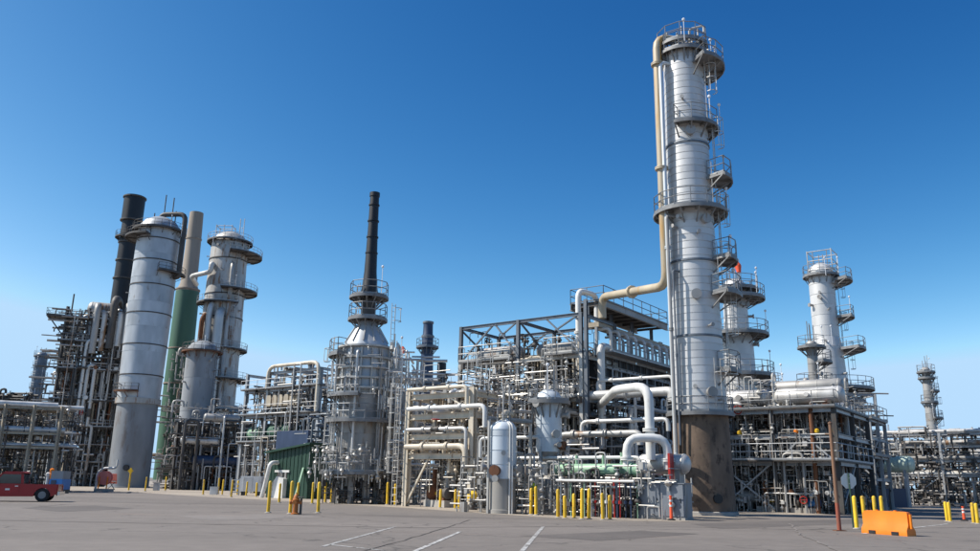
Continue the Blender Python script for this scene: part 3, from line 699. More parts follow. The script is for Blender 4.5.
for z_, t0_, t1_ in ((4.46, 1.0, 6.5), (7.46, .2, 4.6), (10.5, 5.5, 10.3), (10.5, .3, 2.6)):
    deck(wk, [LG(-.75, t1_, 0), LG(-.75, t0_, 0), LG(.0, t0_, 0), LG(.0, t1_, 0)], z_, sides=[0, 1, 3], railm='bright_steel')
for t_, z0_, z1_ in ((4.9, 4.5, 7.5), (2.0, 7.5, 11.4), (8.2, 7.5, 11.4), (6.9, 0, 4.5), (10.2, 0, 8.4)):
    MB().ladder(LG(-.95, t_, z0_), z1_ - z0_, V, -U).build('ladder', 'bright_steel', wk)
# heat exchangers lying on the gantry frame
def drum(name, label, p0, p1, r, m, cat, group=None, saddles=2, saddle_z=None, bands_=4, heads=True, saddle_m='concrete', n=24, man=None):
    p0, p1 = Vector(p0), Vector(p1); d = (p1 - p0).normalized(); Lh = (p1 - p0).length; x = d.cross(Z).normalized(); ax = (x, Z if abs(d.z) < .9 else x.cross(d), d)
    t = thing(name, label, cat, Vector((p0.x, p0.y, saddle_z or 0)), group)
    pr = [(r * .06, 0), (r * .55, r * .08), (r * .88, r * .3), (r, r * .55)] if heads else [(r, 0)]
    MB().lathe(pr + [(a, Lh - b) for a, b in pr[::-1]], p0, n, ax).build('shell', m, t)
    for k in range(bands_):
        z = r * .6 + (Lh - 1.2 * r) * k / max(1, bands_ - 1); MB().lathe([(r, z - .04), (r + .018, z - .035), (r + .018, z + .035), (r, z + .04)], p0, n, ax).build('band', m, t)
    for k in range(saddles):
        q = p0.lerp(p1, .2 + .6 * k / max(1, saddles - 1)); zb = saddle_z or 0
        MB().box(Vector((q.x, q.y, (zb + q.z - r * .5) / 2)), (r * 1.5, .25, q.z - r * .5 - zb), (x, d, Z)).build('saddle', saddle_m, t)
    if man:
        for a, sd_ in man: q = p0.lerp(p1, a); manhole(t, q + Z * r * .9 if sd_ == 'top' else q - x * r * .9 * (1 if (-x).y < 0 else -1), Z if sd_ == 'top' else (-x if (-x).y < 0 else x), r * .35, 'dull_jacket')
    return t
for k, (s_, t0, t1, z, r, m) in enumerate(((1.6, 1.0, 4.6, 11.1, .55, 'dull_jacket'), (1.6, 6.0, 10.0, 11.2, .6, 'stained_jacket'), (3.6, 5.8, 10.2, 8.2, .65, 'aluminium_jacket'), (1.2, .6, 4.8, 8.1, .6, 'aluminium_jacket'))):
    drum('heat_exchanger', ['dull grey exchanger drum inside the dark gantry nearer the cooler bank', 'brown stained exchanger drum inside the dark gantry bay beside the cream rack', 'bright exchanger drum on the rear of the middle floor under the gantry', 'bright exchanger drum on the middle floor beside the corner post'][k],
         LG(s_, t0, z), LG(s_, t1, z), r, m, 'exchanger', saddle_z=10.4 if z > 10 else 7.4, saddle_m='galvanised')
rand_pipes(21, LG, (.3, 5), (.4, 10.4), [4.4, 7.4, 10.4], 54, (.045, .065, .09, .12), SIL, 'woven through the frame under the dark gantry', 'pipes inside the gantry frame')
rand_pipes(22, LG, (-2.6, -.4), (.5, 10), [2.2, 3.2, 4.4, 6.0], 46, (.04, .055, .075, .11), SIL, 'in front of the gantry frame', 'pipes in front of the gantry frame')
for sd_, m, n_ in ((31, 'bright_steel', 300), (32, 'grimy_steel', 620), (33, 'aluminium_jacket', 240), (35, 'stained_jacket', 260)):
    tangle(sd_, LG, (-3.5, 5), (0, 10.8), (.2, 9.9), n_, m, {'bright_steel': 'dense bright small bore pipes and valves under the gantry', 'grimy_steel': 'dark conduits, valves and boxes under the gantry', 'aluminium_jacket': 'silver lagged small pipes and fittings under the gantry', 'stained_jacket': 'brown stained small pipes and fittings under the gantry'}[m])
tangle(34, LG, (.2, 4.8), (.3, 10.4), (10.5, 12.6), 90, 'grimy_steel', 'dark small pipes and valves on the gantry floor', lmax=1.6)

# ---- air cooler bank
ST = [2.6, 8.2, 13.8, 19.4, 25, 30.6]; TT = [0, 6.2]
steel_frame('cooler_support_frame', 'long grimy steel frame holding up the air cooler bank', LG, ST, TT, [4.2, 6.2, 8.4], 'grimy_steel', .32, .25, .34, top=9.0,
            braces=[((2.6, 0, 4.3), (8.2, 0, 6.0)), ((13.8, 0, 6.3), (19.4, 0, 8.2)), ((8.2, 0, 6.0), (13.8, 0, 4.3))])
names = ['air cooler bay with dark bundles next to the corner post', 'second air cooler bay counted from the corner post', 'third air cooler bay counted from the corner post', 'fourth air cooler bay counted from the corner post, by the tallest column', 'last air cooler bay hidden behind the tallest column']
for k in range(5):
    a, b = ST[k] + .06, ST[k + 1] - .06; ac = thing('air_cooler', names[k], 'air cooler', LG(a, 0, 9.0), 'air cooler bank')
    MB().prism([(0, 9.05), (6.2, 9.05), (6.2, 10.7), (0, 10.7)], LG(a, 0, 0), (V, Z, U), b - a).build('tube_bundle', 'skylight_dark', ac)
    for z in (9.02, 9.9, 10.75):
        MB().ibeam(LG(a, -.16, z), LG(b, -.16, z), .2, .26).build('side_channel', 'dull_jacket', ac)
    for i in range(5):
        s_ = a + (b - a) * (i + .5) / 5; MB().beam(LG(s_, -.14, 9.1), LG(s_, -.14, 10.7), .12, .12).build('stiffener', 'grimy_steel', ac)
    MB().box(LG((a + b) / 2, .5, 12.95), (b - a, .9, .34), (U, V, Z)).build('header_box', 'beige_steel', ac)
    for i in range(4):
        s_ = a + (b - a) * (i + .5) / 4
        MB().path([LG(s_, -.55, 10.9), LG(s_, -.55, 12.7), LG(s_, .45, 12.7), LG(s_, .45, 13.0)], .115, 10, .45).build('u_bend', 'white_paint', ac)
        MB().path([LG(s_ + .75, -.5, 10.9), LG(s_ + .75, -.5, 12.2), LG(s_ + .75, .3, 12.2)], .09, 8, .3).build('u_bend', 'dull_jacket', ac)
        MB().tube(LG(s_, 3, 10.7), LG(s_, 3, 11.5), .62, 20).build('fan_ring', 'grimy_steel', ac)
    for s_ in (a + .1, b - .1): MB().beam(LG(s_, .3, 10.7), LG(s_, .3, 13.3), .18, .18).build('post', 'galvanised', ac)
    deck(ac, [LG(a, -1.1, 0), LG(b, -1.1, 0), LG(b, -.2, 0), LG(a, -.2, 0)], 10.95, sides=[0], m='galvanised')
    deck(ac, [LG(a, -1.0, 0), LG(b, -1.0, 0), LG(b, -.2, 0), LG(a, -.2, 0)], 8.5, sides=[0], m='grimy_steel', railm='galvanised')
cp = thing('upper_walkway', 'high grated walkway with dark underside above the air coolers', 'walkway', LG(3, 0, 13.3))
MB().box(LG(8.6, 1.2, 14.75), (11, 2.8, .08), (U, V, Z)).build('grating', 'grimy_steel', cp)
for t_ in (-.2, 2.6): MB().ibeam(LG(3, t_, 14.55), LG(14.2, t_, 14.55), .22, .5).build('side_channel', 'dull_jacket', cp)
for i in range(9): MB().beam(LG(3.2 + i * 1.35, -.1, 14.55), LG(3.2 + i * 1.35, 2.5, 14.55), .1, .2).build('cross_beam', 'grimy_steel', cp)
for s_ in (3.2, 6.8, 10.4, 14): MB().ibeam(LG(s_, 1.2, 13.2), LG(s_, 1.2, 14.5), .22, .22, U).build('post', 'dark_steel', cp)
MB().rail([LG(3, -.2, 14.8), LG(14.2, -.2, 14.8), LG(14.2, 2.6, 14.8), LG(3, 2.6, 14.8), LG(3, -.2, 14.8)]).build('railing', 'dark_steel', cp)
pipe([LG(1.2, .9, 7.5), LG(1.2, .9, 15.3), LG(3.4, .6, 15.3), LG(3.4, .6, 13.2)], .2, 'white_paint', 'white pipe hooping over the corner of the cooler bank', bend=.6, fl=(.4, .6))
pipe([LG(1.9, -.5, 4.0), LG(1.9, -.5, 11.2), LG(2.9, -.5, 11.2)], .28, 'aluminium_jacket', 'thick silver riser at the near corner of the cooler bank', bend=.8, fl=(.5,))
# pipes along the rack under the coolers
rg = random.Random(77); 
for lv, zt_ in enumerate((4.2, 6.2)):
    t_ = .25
    while t_ < 5.9:
        r = rg.choice((.1, .14, .2, .27)); t_ += r
        m = rg.choice(['stained_jacket', 'dull_jacket', 'aluminium_jacket', 'beige_steel', 'rust']); z = zt_ + r
        s0 = rg.uniform(-2.0, 1.5); pts = [LG(s0, t_, z), LG(30, t_, z)]
        if rg.random() < .5: pts = [LG(s0, t_, z - rg.uniform(2, zt_ - .2))] + pts
        pipe(pts, r, m, plabel(m, r, '', ['on the lowest rack tier under the air coolers', 'on the upper rack tier under the air coolers'][lv]), ['lowest tier pipes under the air coolers', 'upper tier pipes under the air coolers'][lv], fl=(len(pts) - 2 + .2, len(pts) - 2 + .45), bend=r * 3)
        t_ += r + rg.uniform(.12, .3)
rand_pipes(41, LG, (2, 14), (-3.2, -.3), [2.4, 3.4, 4.4, 5.6, 6.8], 34, (.05, .08, .12, .17), ['aluminium_jacket', 'dull_jacket', 'white_paint', 'stained_jacket'], 'along the shaded side of the cooler rack', 'pipes beside the cooler rack')
tangle(42, LG, (1, 20), (-2.5, 5.5), (.2, 8.2), 620, 'grimy_steel', 'dark small bore pipes and fittings under the air coolers')
tangle(43, LG, (1, 16), (-2.5, 3), (.2, 8.6), 320, 'dull_jacket', 'dull silver small pipes and fittings under the air coolers')
tangle(44, LG, (-5, 14), (-2.8, 1), (.1, 4.6), 280, 'stained_jacket', 'stained pump fittings and small pipes at the foot of the cooler rack', rr=(.03, .08))

# ================================================================== cream pipe rack
O2 = axis_at(472, 450, 53); LC = LF(O2); zc = lambda y: ZT(O2, y)
CL = [zc(453), zc(433), zc(412), zc(391)]
steel_frame('pipe_rack', 'cream painted four level pipe rack beside the round furnace', LC, [0, 5.2, 10.4, 15.6], [0, 5.6], CL, 'cream_paint', .38, .26, .36, top=CL[-1] + .25, cat='pipe rack',
            braces=[((0, 5.4, CL[0]), (0, 3.4, CL[1])), ((0, .3, .3), (5, .0, CL[0] - .3)), ((0, 5.5, .2), (0, 3.6, CL[0] - .2)), ((0, 0, CL[1]), (5.2, 0, CL[2] - .2)), ((0, 0, CL[2]), (0, 2.2, CL[3] - .2))])
rg = random.Random(78)
for lv in range(4):
    t_ = .35
    while t_ < 5.2:
        r = rg.choice((.06, .08, .1, .13, .17)); t_ += r; m = rg.choice(SIL + ['cream_paint', 'dull_jacket'])
        z = CL[lv] + r; s0 = rg.uniform(.3, 1.2); dz = rg.uniform(.5, 1.6)
        pts = [LC(s0, t_, z), LC(16, t_, z)]
        k = rg.random()
        if k < .22: pts = [LC(s0, t_, max(.0, z - dz)), LC(s0, t_, z)] + [pts[1]]
        elif k < .4: pts = [LC(s0, t_, z), LC(15, t_, z)]; pts = [LC(s0, t_ + .7, z)] + pts
        pipe(pts, r, m, plabel(m, r, 'dropping' if len(pts) > 2 else '', ['on the lowest level of the cream pipe rack', 'on the second level of the cream pipe rack', 'on the third level of the cream pipe rack', 'on the top level of the cream pipe rack'][lv]), 'pipes on cream rack level %s' % ['one', 'two', 'three', 'four'][lv], fl=(len(pts) - 2 + .12,))
        t_ += r + rg.uniform(.15, .35)
for k, (z, r, m) in enumerate(((CL[0] + .42, .2, 'cream_paint'), (CL[2] + .35, .15, 'white_paint'), (CL[1] + .3, .12, 'aluminium_jacket'), (CL[3] + .3, .13, 'cream_paint'))):
    pipe([LC(-.42, 5.4, z), LC(-.42, .2 - (1.5 if k == 1 else 0), z), LC(-.42, .2 - (1.5 if k == 1 else 0), z - 1.4)], r, m, ['thick cream pipe crossing low on the face of the cream rack', 'white pipe crossing high on the face of the cream rack', 'silver pipe crossing mid height on the face of the cream rack', 'thin cream pipe crossing the top of the cream rack'][k], fl=(.3, .7), valve=.5 if k == 2 else None)
rand_pipes(51, LC, (1.2, 7), (-3.0, 5.2), [1.6, CL[0], CL[1], CL[2]], 36, (.035, .05, .075), SIL, 'in and beside the cream rack', 'thin risers around the cream rack')
for sd_, m, n_ in ((52, 'bright_steel', 320), (53, 'grimy_steel', 260), (54, 'cream_paint', 170)):
    tangle(sd_, LC, (.3, 12), (-2.5, 5.4), (.2, CL[3]), n_, m, {'bright_steel': 'bright small pipes and fittings inside the cream rack', 'grimy_steel': 'dark conduits and valves inside the cream rack', 'cream_paint': 'cream small pipes and supports inside the cream rack'}[m])
# ladders up the left post
ld = MB().ladder(LC(-.5, 6.2, 0), CL[3] + .8, V, -U); tag(ld.build('caged_ladder', 'bright_steel', None, LC(-.5, 6.2, 0)), 'caged ladder on the furnace side post of the cream rack', 'ladder')
# pumps under the rack
def pump(p, a, label, body='grimy_steel', motor='navy', sc=1.0):
    x = Vector((math.cos(a), math.sin(a), 0)); y = Vector((-x.y, x.x, 0)); p = Vector(p); t = thing('pump', label, 'pump', p); ax = (y, Z, x)
    MB().box(p + Z * .17 * sc, (2.0 * sc, .7 * sc, .34 * sc), (x, y, Z)).build('plinth', 'concrete', t)
    MB().lathe([(.2 * sc, 0), (.3 * sc, .06 * sc), (.3 * sc, .75 * sc), (.22 * sc, .85 * sc)], p - x * .95 * sc + Z * .68 * sc, 16, ax).build('motor', motor, t)
    MB().tube(p - x * .1 * sc + Z * .68 * sc, p + x * .3 * sc + Z * .68 * sc, .1 * sc, 10).build('coupling', 'yellow_paint', t)
    MB().lathe([(.2 * sc, 0), (.42 * sc, .08 * sc), (.42 * sc, .34 * sc), (.2 * sc, .42 * sc)], p + x * .3 * sc + Z * .72 * sc, 18, ax).build('volute', body, t)
    MB().tube(p + x * .5 * sc + Z * 1.0 * sc, p + x * .5 * sc + Z * 1.9 * sc, .12 * sc, 10).tube(p + x * .5 * sc + Z * 1.35 * sc, p + x * .5 * sc + Z * 1.45 * sc, .2 * sc, 12).build('discharge', body, t)
    for k in (-.6, .45): MB().box(p + x * k * sc + Z * .4 * sc, (.3 * sc, .5 * sc, .14 * sc), (x, y, Z)).build('foot', body, t)
pump(LC(1.2, 3.6, 0), 2.2, 'dark pump with rust casing under the cream rack', 'rust', 'grimy_steel', 1.3)
pump(LC(1.6, 1.5, 0), 2.2, 'navy motor pump under the cream rack', 'grimy_steel', 'navy', 1.1)
drum('horizontal_drum', 'small white drum seen under the lowest level of the cream rack', LC(5.5, .8, 1.9), LC(5.5, 4.6, 1.9), .7, 'white_paint', 'drum')

# ================================================================== front vessels
t, c, rad, zt = column('vessel', 'pale silver upright vessel on a beige skirt in front of the gantry', 502.5, 478, 46.2, [(511, 29), (479, 27.5), (430, 27)], [], 'pale_blue_jacket', each_course=.78, ladder_ang=None, skirt=(479, 27, 'concrete'), n=32, seed=21, nozz=5)
manhole(t, c + Vector((-.35, -rad(2) * .92, ZT(c, 471))), (-.35, -.93, 0), .3)
L = LF(c, Vector((1, 0, 0)), Vector((0, 1, 0)))
for x in (.38, .52): pipe([L(x, -rad(2) - .02, .0), L(x, -rad(2) - .02, zt + .2), L(x * .3, -.2, zt + .6)], .05, 'white_paint', 'thin white pipe running up the face of the beige skirted vessel', 'thin pipes on the beige skirted vessel', bend=.2)
pipe([L(0, 0, zt + .3), L(0, 0, zt + 1.0), L(.5, .9, zt + 1.0), L(.5, 5, zt + 1.0)], .16, 'cream_paint', 'cream pipe leaving the head of the beige skirted vessel', bend=.35, fl=(.7,))
VP = c
t, c, rad, zt = column('vessel', 'pale silver upright vessel raised on legs with a rusty round manway', 549, 440, 48.5, [(452, 26), (420, 26), (399, 25.5)], [(401, -180, 180, .5)], 'pale_blue_jacket', each_course=.8, ladder_ang=None, n=32, seed=22, nozz=5)
zb = ZT(c, 452); rb = rad(zb)
MB().lathe([(rb * .35, zb - .95), (rb * .4, zb - .6), (rb, zb - .02), (rb, zb + .01)], (c.x, c.y, 0), 28).build('cone_bottom', 'dull_jacket', t)
for k in range(4):
    a = R(45 + 90 * k); d = Vector((math.cos(a), math.sin(a), 0)); MB().ibeam(c + d * rb * .96, c + d * rb * .96 + Z * (zb + .3), .16, .16, U).build('leg', 'galvanised', t)
MB().lathe([(rb * .62, 0), (rb * .62, 1.9), (rb * .3, 2.1)], (c.x, c.y, 0), 24).build('skirt', 'concrete', t)
manhole(t, c + Vector((rb * .72, -rb * .62, ZT(c, 446))), (.72, -.62, 0), .26)
wk = thing('vessel_platform', 'high railed platform spanning the two pale silver vessels', 'platform', Vector((VP.x, VP.y, 4.6)))
zp = ZT(VP, 419); A = Vector((VP.x - .9, VP.y - .5, 0)); Bp = Vector((c.x - rb - .25, c.y - .6, 0))
deck(wk, [A, Bp, Bp + Vector((0, 1.1, 0)), A + Vector((0, 1.3, 0))], zp, h=1.1)
for q in (A + Vector((.1, .1, 0)), A + Vector((.1, 1.1, 0)), Bp + Vector((-.1, .1, 0)), Bp + Vector((-.1, .9, 0))): MB().beam(q, q + Z * (zp - .06), .12, .12).build('post', 'bright_steel', wk)

# ================================================================== green exchanger, white pipes, drums left of the main skirt
g1 = Q(646, 470.5, 43.4); g0 = g1 + V * 5.6; g0.z = g1.z
t = drum('heat_exchanger', 'pale green horizontal exchanger on saddles above the yellow bollards', g0, g1, .34, 'pale_green', 'exchanger', bands_=0, saddle_z=0)
d = (g1 - g0).normalized()
for k in (.06, .86, .93): q = g0.lerp(g1, k); MB().tube(q - d * .05, q + d * .05, .42, 24).build('girth_flange', 'pale_green', t)
for k, hgt in ((.25, .5), (.55, .45), (.75, .6)): q = g0.lerp(g1, k); MB().tube(q + Z * .3, q + Z * (.34 + hgt), .09, 10).build('nozzle', 'pale_green', t)
h1 = Q(690, 464, 44.0); h0 = h1 + V * 3.0; h0.z = h1.z = h1.z
drum('horizontal_drum', 'shiny silver drum with domed end against the rusty skirt', h0, h1, .52, 'aluminium_jacket', 'drum', bands_=3, man=None)
q = Q(671, 468, 43.6); tag(MB().box(q, (.12, .5, 1.5), (V, U, Z)).build('red_bracket', 'red_paint', None, Q(671, 468, 43.6)), 'narrow red steel bracket clamped round the shiny silver drum', 'bracket')
YW = 44.6
def q2(px, py, y=YW): return Q(px, py, y)
a, b = q2(650, 386), q2(650, 432)
top = Vector((b.x, YW, a.z)); 
pipe([LG(3.0, .3, q2(613, 384).z), Vector((q2(622, 384).x, YW + 2, a.z)), top, Vector((b.x, YW, q2(648, 460).z))], .26, 'white_paint', 'large white pipe elbow dropping down in front of the cooler rack', n=20, bend=.9, fl=(2.6,))
l_, r_ = q2(627, 462, 44.0), q2(668, 462, 44.0); ztop = q2(650, 438, 44.0).z
pipe([Vector((l_.x, 44, l_.z - .3)), Vector((l_.x, 44, ztop)), Vector((r_.x, 44, ztop)), Vector((r_.x, 44, r_.z - .4))], .23, 'white_paint', 'white inverted U pipe joining above the shiny silver drum', n=20, bend=.75, fl=(.3, 2.7))
for k, (x0, x1, y_, Yd, r, m) in enumerate(((478, 640, 457.5, 44.5, .1, 'white_paint'), (520, 640, 466, 46.5, .09, 'aluminium_jacket'), (585, 668, 419, 47.5, .13, 'aluminium_jacket'), (566, 672, 391, 51.5, .3, 'aluminium_jacket'), (560, 640, 433, 48, .2, 'stained_jacket'), (600, 672, 376, 52, .1, 'white_paint'), (478, 540, 437, 48, .1, 'white_paint'))):
    p1 = Q(x1, y_, Yd); Lx = (x1 - x0) / 800 * Yd / .85; p0 = p1 + V * Lx
    pipe([p0 - Z * 1.2, p0, p1, p1 - Z * .7], r, m, ['thin white header pipe just above the green exchanger', 'thin silver pipe behind the green exchanger', 'silver pipe crossing behind the large white elbow', 'thick silver pipe crossing below the cooler bays', 'stained thick pipe crossing behind the raised vessel', 'thin white pipe crossing under the cooler bays', 'thin white pipe between the cream rack and the vessels'][k], bend=r * 3, fl=(1.2, 1.6))
# manifold of thin coloured pipes behind the bollards
hd = thing('manifold', 'low white pipe manifold with many thin upright pipes behind yellow bollards', 'manifold', G(600, 516))
m1 = Q(634, 481.5, 41.8); m0 = m1 + V * 4.6; m0.z = m1.z
MB().tube(m0, m1, .07, 10).build('header', 'white_paint', hd); MB().tube(m0 + Z * -.3 + U * .3, m1 + Z * -.3 + U * .3, .06, 10).build('header', 'aluminium_jacket', hd)
rg = random.Random(5); mk = {}
for k in range(26):
    q = m0.lerp(m1, (k + .5) / 26) + U * rg.uniform(-.05, .5); q.z = m0.z
    MB().tube(Vector((q.x, q.y, 0)), q + Z * rg.uniform(-.2, .15), rg.uniform(.025, .05), 6).tube(Vector((q.x, q.y, .7)), Vector((q.x, q.y, .85)), .09, 8).build('riser', rg.choice(['white_paint', 'aluminium_jacket', 'rust', 'grimy_steel', 'navy', 'red_paint', 'pale_green', 'black_paint']), hd)
tangle(61, LF(m0 - Z * m0.z), (.1, 2.0), (-5.0, 0), (.1, 2.2), 160, 'grimy_steel', 'dark pump fittings and valves behind the low white manifold', rr=(.02, .06), lmax=1.2)
tangle(62, LF(m0 - Z * m0.z), (.1, 2.2), (-7.0, 1), (.1, 2.6), 150, 'bright_steel', 'bright small pipes and valves behind the low white manifold', rr=(.02, .05), lmax=1.4)
tangle(64, LF(Vector((VP.x, VP.y, 0))), (-.4, 1.6), (-3.2, 3.2), (.1, 3.4), 200, 'dull_jacket', 'dull fittings and pumps round the feet of the pale vessels', rr=(.02, .06), lmax=1.2)
# grey cabinets
c0 = G(637.5, 518.5); c1 = c0 - V * 2.6
cb_ = thing('equipment_cabinet', 'pair of plain grey steel cabinets beside the rusty skirt', 'cabinet', c0); hc = 1.62
MB().box(c0.lerp(c1, .5) + U * .5 + Z * (.1 + hc / 2), (2.5, .98, hc), (-V, U, Z)).build('body', 'grey_cabinet', cb_)
MB().box(c0.lerp(c1, .5) + U * .5 + Z * .05, (2.56, 1.04, .1), (-V, U, Z)).build('plinth', 'concrete', cb_)
for k in range(2):
    q = c0.lerp(c1, .26 + .48 * k) + U * -.0 + Z * (.12 + hc / 2); dr = MB().box(q, (1.19, .05, hc - .1), (-V, U, Z)).build('door', 'grey_cabinet', cb_)
    MB().box(q - U * .04 - V * .45, (.03, .04, .2), (-V, U, Z)).build('handle', 'black_paint', dr)
MB().box(c0.lerp(c1, .5) + U * .5 + Z * (.13 + hc), (2.62, 1.1, .05), (-V, U, Z)).build('lid', 'grey_cabinet', cb_)
# ================================================================== round furnace with black stack
def furnace():
    c = axis_at(361, 440, 62); t = thing('furnace', 'round grey furnace with a caged upper section under a thin black stack', 'furnace', c)
    z = lambda y: ZT(c, y); w = lambda px, y: M(px / 2, c + Z * z(y))
    r1 = w(48, 430); z1, z2, z3 = z(476), z(392), z(345)
    for k in range(10):
        a = R(36 * k + 10); d = Vector((math.cos(a), math.sin(a), 0)); MB().beam(c + d * r1 * .93, c + d * r1 * .93 + Z * (z1 - .12), .42, .42, d).build('leg', 'concrete', t)
    MB().lathe([(r1 * 1.02, z1 - .12), (r1 * 1.02, z1 + .25), (r1 * .9, z1 + .26)], (c.x, c.y, 0), 36).build('floor_ring', 'galvanised', t)
    for k in range(7):
        a = R(51 * k); d = Vector((math.cos(a), math.sin(a), 0)); MB().tube(c + d * r1 * .55 + Z * (z1 - .8), c + d * r1 * .55 + Z * z1, .16, 10).build('burner', 'grimy_steel', t)
    courses(t, c, [(z1 + .25, r1), (z2, r1)], .95, 'dull_jacket', 36, random.Random(2), 'shell_plate')
    r2 = w(50, 370)
    MB().lathe([(r2, z2), (r2, z3 - .6), (r2 * .86, z3 + .1)], (c.x, c.y, 0), 12).build('upper_casing', 'weathered_jacket', t)
    for k in range(16):
        a = R(22.5 * k); d = Vector((math.cos(a), math.sin(a), 0)); MB().ibeam(c + d * (r2 + .10) + Z * (z2 - .3), c + d * (r2 + .10) + Z * (z3 - .5), .12, .16, d).build('stiffener', 'bright_steel', t)
    for y in (390, 380, 370, 360, 349): MB().lathe([(r2 - .05, z(y) - .07), (r2 + .26, z(y) - .07), (r2 + .26, z(y) + .07), (r2 + .05, z(y) + .07)], (c.x, c.y, 0), 20).build('ring_beam', 'bright_steel', t)
    z4 = z(322); r4 = w(15, 322)
    MB().lathe([(r2 * .86, z3 + .1), (r4 * 1.6, z4 - .5), (r4 * 1.1, z4)], (c.x, c.y, 0), 12).build('cone_roof', 'weathered_jacket', t)
    for k in range(12):
        a = R(30 * k); d = Vector((math.cos(a), math.sin(a), 0)); MB().beam(c + d * (r2 * .86 + .03) + Z * (z3 + .1), c + d * (r4 * 1.6 + .03) + Z * (z4 - .5), .09, .12).build('rafter', 'bright_steel', t)
    z5 = z(300); MB().lathe([(r4, z4), (w(15, 310), z5)], (c.x, c.y, 0), 20).build('stack_base', 'grimy_steel', t)
    P = [(w(16, 300), z(300)), (w(18, 296), z(294)), (w(15, 290), z(286)), (w(12.5, 275), z(272)), (w(10, 220), z(230)), (w(9, 196), z(197))]
    MB().lathe(P + [(P[-1][0] + .05, P[-1][1] + .02), (P[-1][0] + .05, P[-1][1] + .35), (P[-1][0] * .8, P[-1][1] + .36), (P[-1][0] * .8, P[-1][1])], (c.x, c.y, 0), 24).build('stack', 'black_paint', t)
    for y, px in ((206, 10.3), (222, 11), (238, 11.5), (254, 12)): band(t, c, z(y), w(px, y) - .03, 'black_paint', .12, .05)
    ro = w(39, 322)
    for y in (319, 297): platform(t, c, z(y), r4, ro, -180, 180)
    lamp(t, c + Vector((ro * .7, -.8, z(297))), 2.2)
    platform(t, c, z1 + .3, r1 + .02, r1 + 1.1, -180, 180); platform(t, c, z(421), r1 + .02, r1 + .9, -200, 20); platform(t, c, z(396), r1 + .02, r1 + .9, -210, -90)
    platform(t, c, z(356), r2, r2 + .9, 165, 230)
    for a, y0, y1 in ((-140, 476, 421), (-30, 421, 392), (-165, 392, 352), (-150, 319, 297), (-30, 352, 319)):
        d = Vector((math.cos(R(a)), math.sin(R(a)), 0)); rr = r2 + .55 if y0 > 330 else r4 + .3
        MB().ladder(c + d * rr + Z * z(y0), z(y1) - z(y0) + 1, (-d.y, d.x, 0), d).build('ladder', 'bright_steel', t)
    rg = random.Random(9)
    for k in range(9):
        a = R(rg.uniform(-185, 5)); d = Vector((math.cos(a), math.sin(a), 0)); za, zb = z1 + rg.uniform(.4, 3), z(rg.uniform(348, 400)); r = rg.choice((.05, .07, .1)); m = rg.choice(['aluminium_jacket', 'bright_steel', 'white_paint', 'dull_jacket'])
        p = c + d * (r2 + .2 + r); pipe([c + d * (r1 - .1) + Z * za, p + Z * za, p + Z * zb, c + d * (r2 - .1) + Z * zb], r, m, plabel(m, r, '', 'climbing the side of the round furnace'), 'pipes on the round furnace', bend=.25, fl=(1.4,))
    L = LF(c, Vector((1, 0, 0)), Vector((0, 1, 0)))
    tangle(71, L, (-r1 - .8, r1 + .8), (-r1 - 1.0, r1 * .2), (.2, z1), 150, 'grimy_steel', 'dark burner piping between the legs of the round furnace', lmax=1.2)
    tangle(72, L, (-r1 - 1.4, r1 + 1.4), (-r1 - 1.2, -r1 * .4), (z1 - .2, z1 + 2), 150, 'bright_steel', 'bright burner piping on the furnace floor platform', lmax=1.0)
    tangle(73, L, (-r1 - .6, r1 + .9), (-r1 - .9, -r1 * .7), (z(400), z(350)), 60, 'bright_steel', 'bright fittings round the caged top of the furnace', lmax=1.6)
    tangle(74, L, (r1 * .9, r1 + 2.6), (-1, 3), (.3, z(352)), 220, 'aluminium_jacket', 'silver upright pipe bundle on the far side of the furnace', lmax=5, rr=(.04, .12))
    return c
FC = furnace()
column('process_column', 'thin silver column with railings tucked behind the round furnace', 389, 440, 68, [(500, 13), (440, 12), (360, 11)], [(362, -180, 180, .6), (380, -120, 60, 1.0), (410, -180, 180, .9), (440, -180, 180, .9)], 'aluminium_jacket', ladder_ang=-30, seed=31, n=18, railm='white_paint', deckm='white_paint')
cc = axis_at(398, 440, 70)
windsock(402, 347, 70, 7, 'small red windsock on a mast beyond the round furnace', cc)
# ---- dark stacks behind the cream rack
stack('flue_stack', 'dark blue stack with one ring platform behind the cream rack', 426, 385, 108, [(490, 15), (385, 14), (345, 11.5), (336, 11.5), (334, 10), (323, 9.5)], [(0, 5, 'navy')], [(338, 13), (324, 11), (362, 14)], [(347, 12, .7), (384, 14, 1.4)], ringm='dark_steel')
stack('flue_stack', 'short plain black stack beside the dark blue stack', 441, 388, 110, [(490, 9), (388, 9), (363, 9)], [(0, 2, 'black_paint')])
stack('flue_stack', 'thin dark stack rising from the pipe unit beside the green shed', 308, 410, 100, [(490, 7), (410, 6.5), (365, 6)], [(0, 2, 'dark_steel')], [(366, 7)])

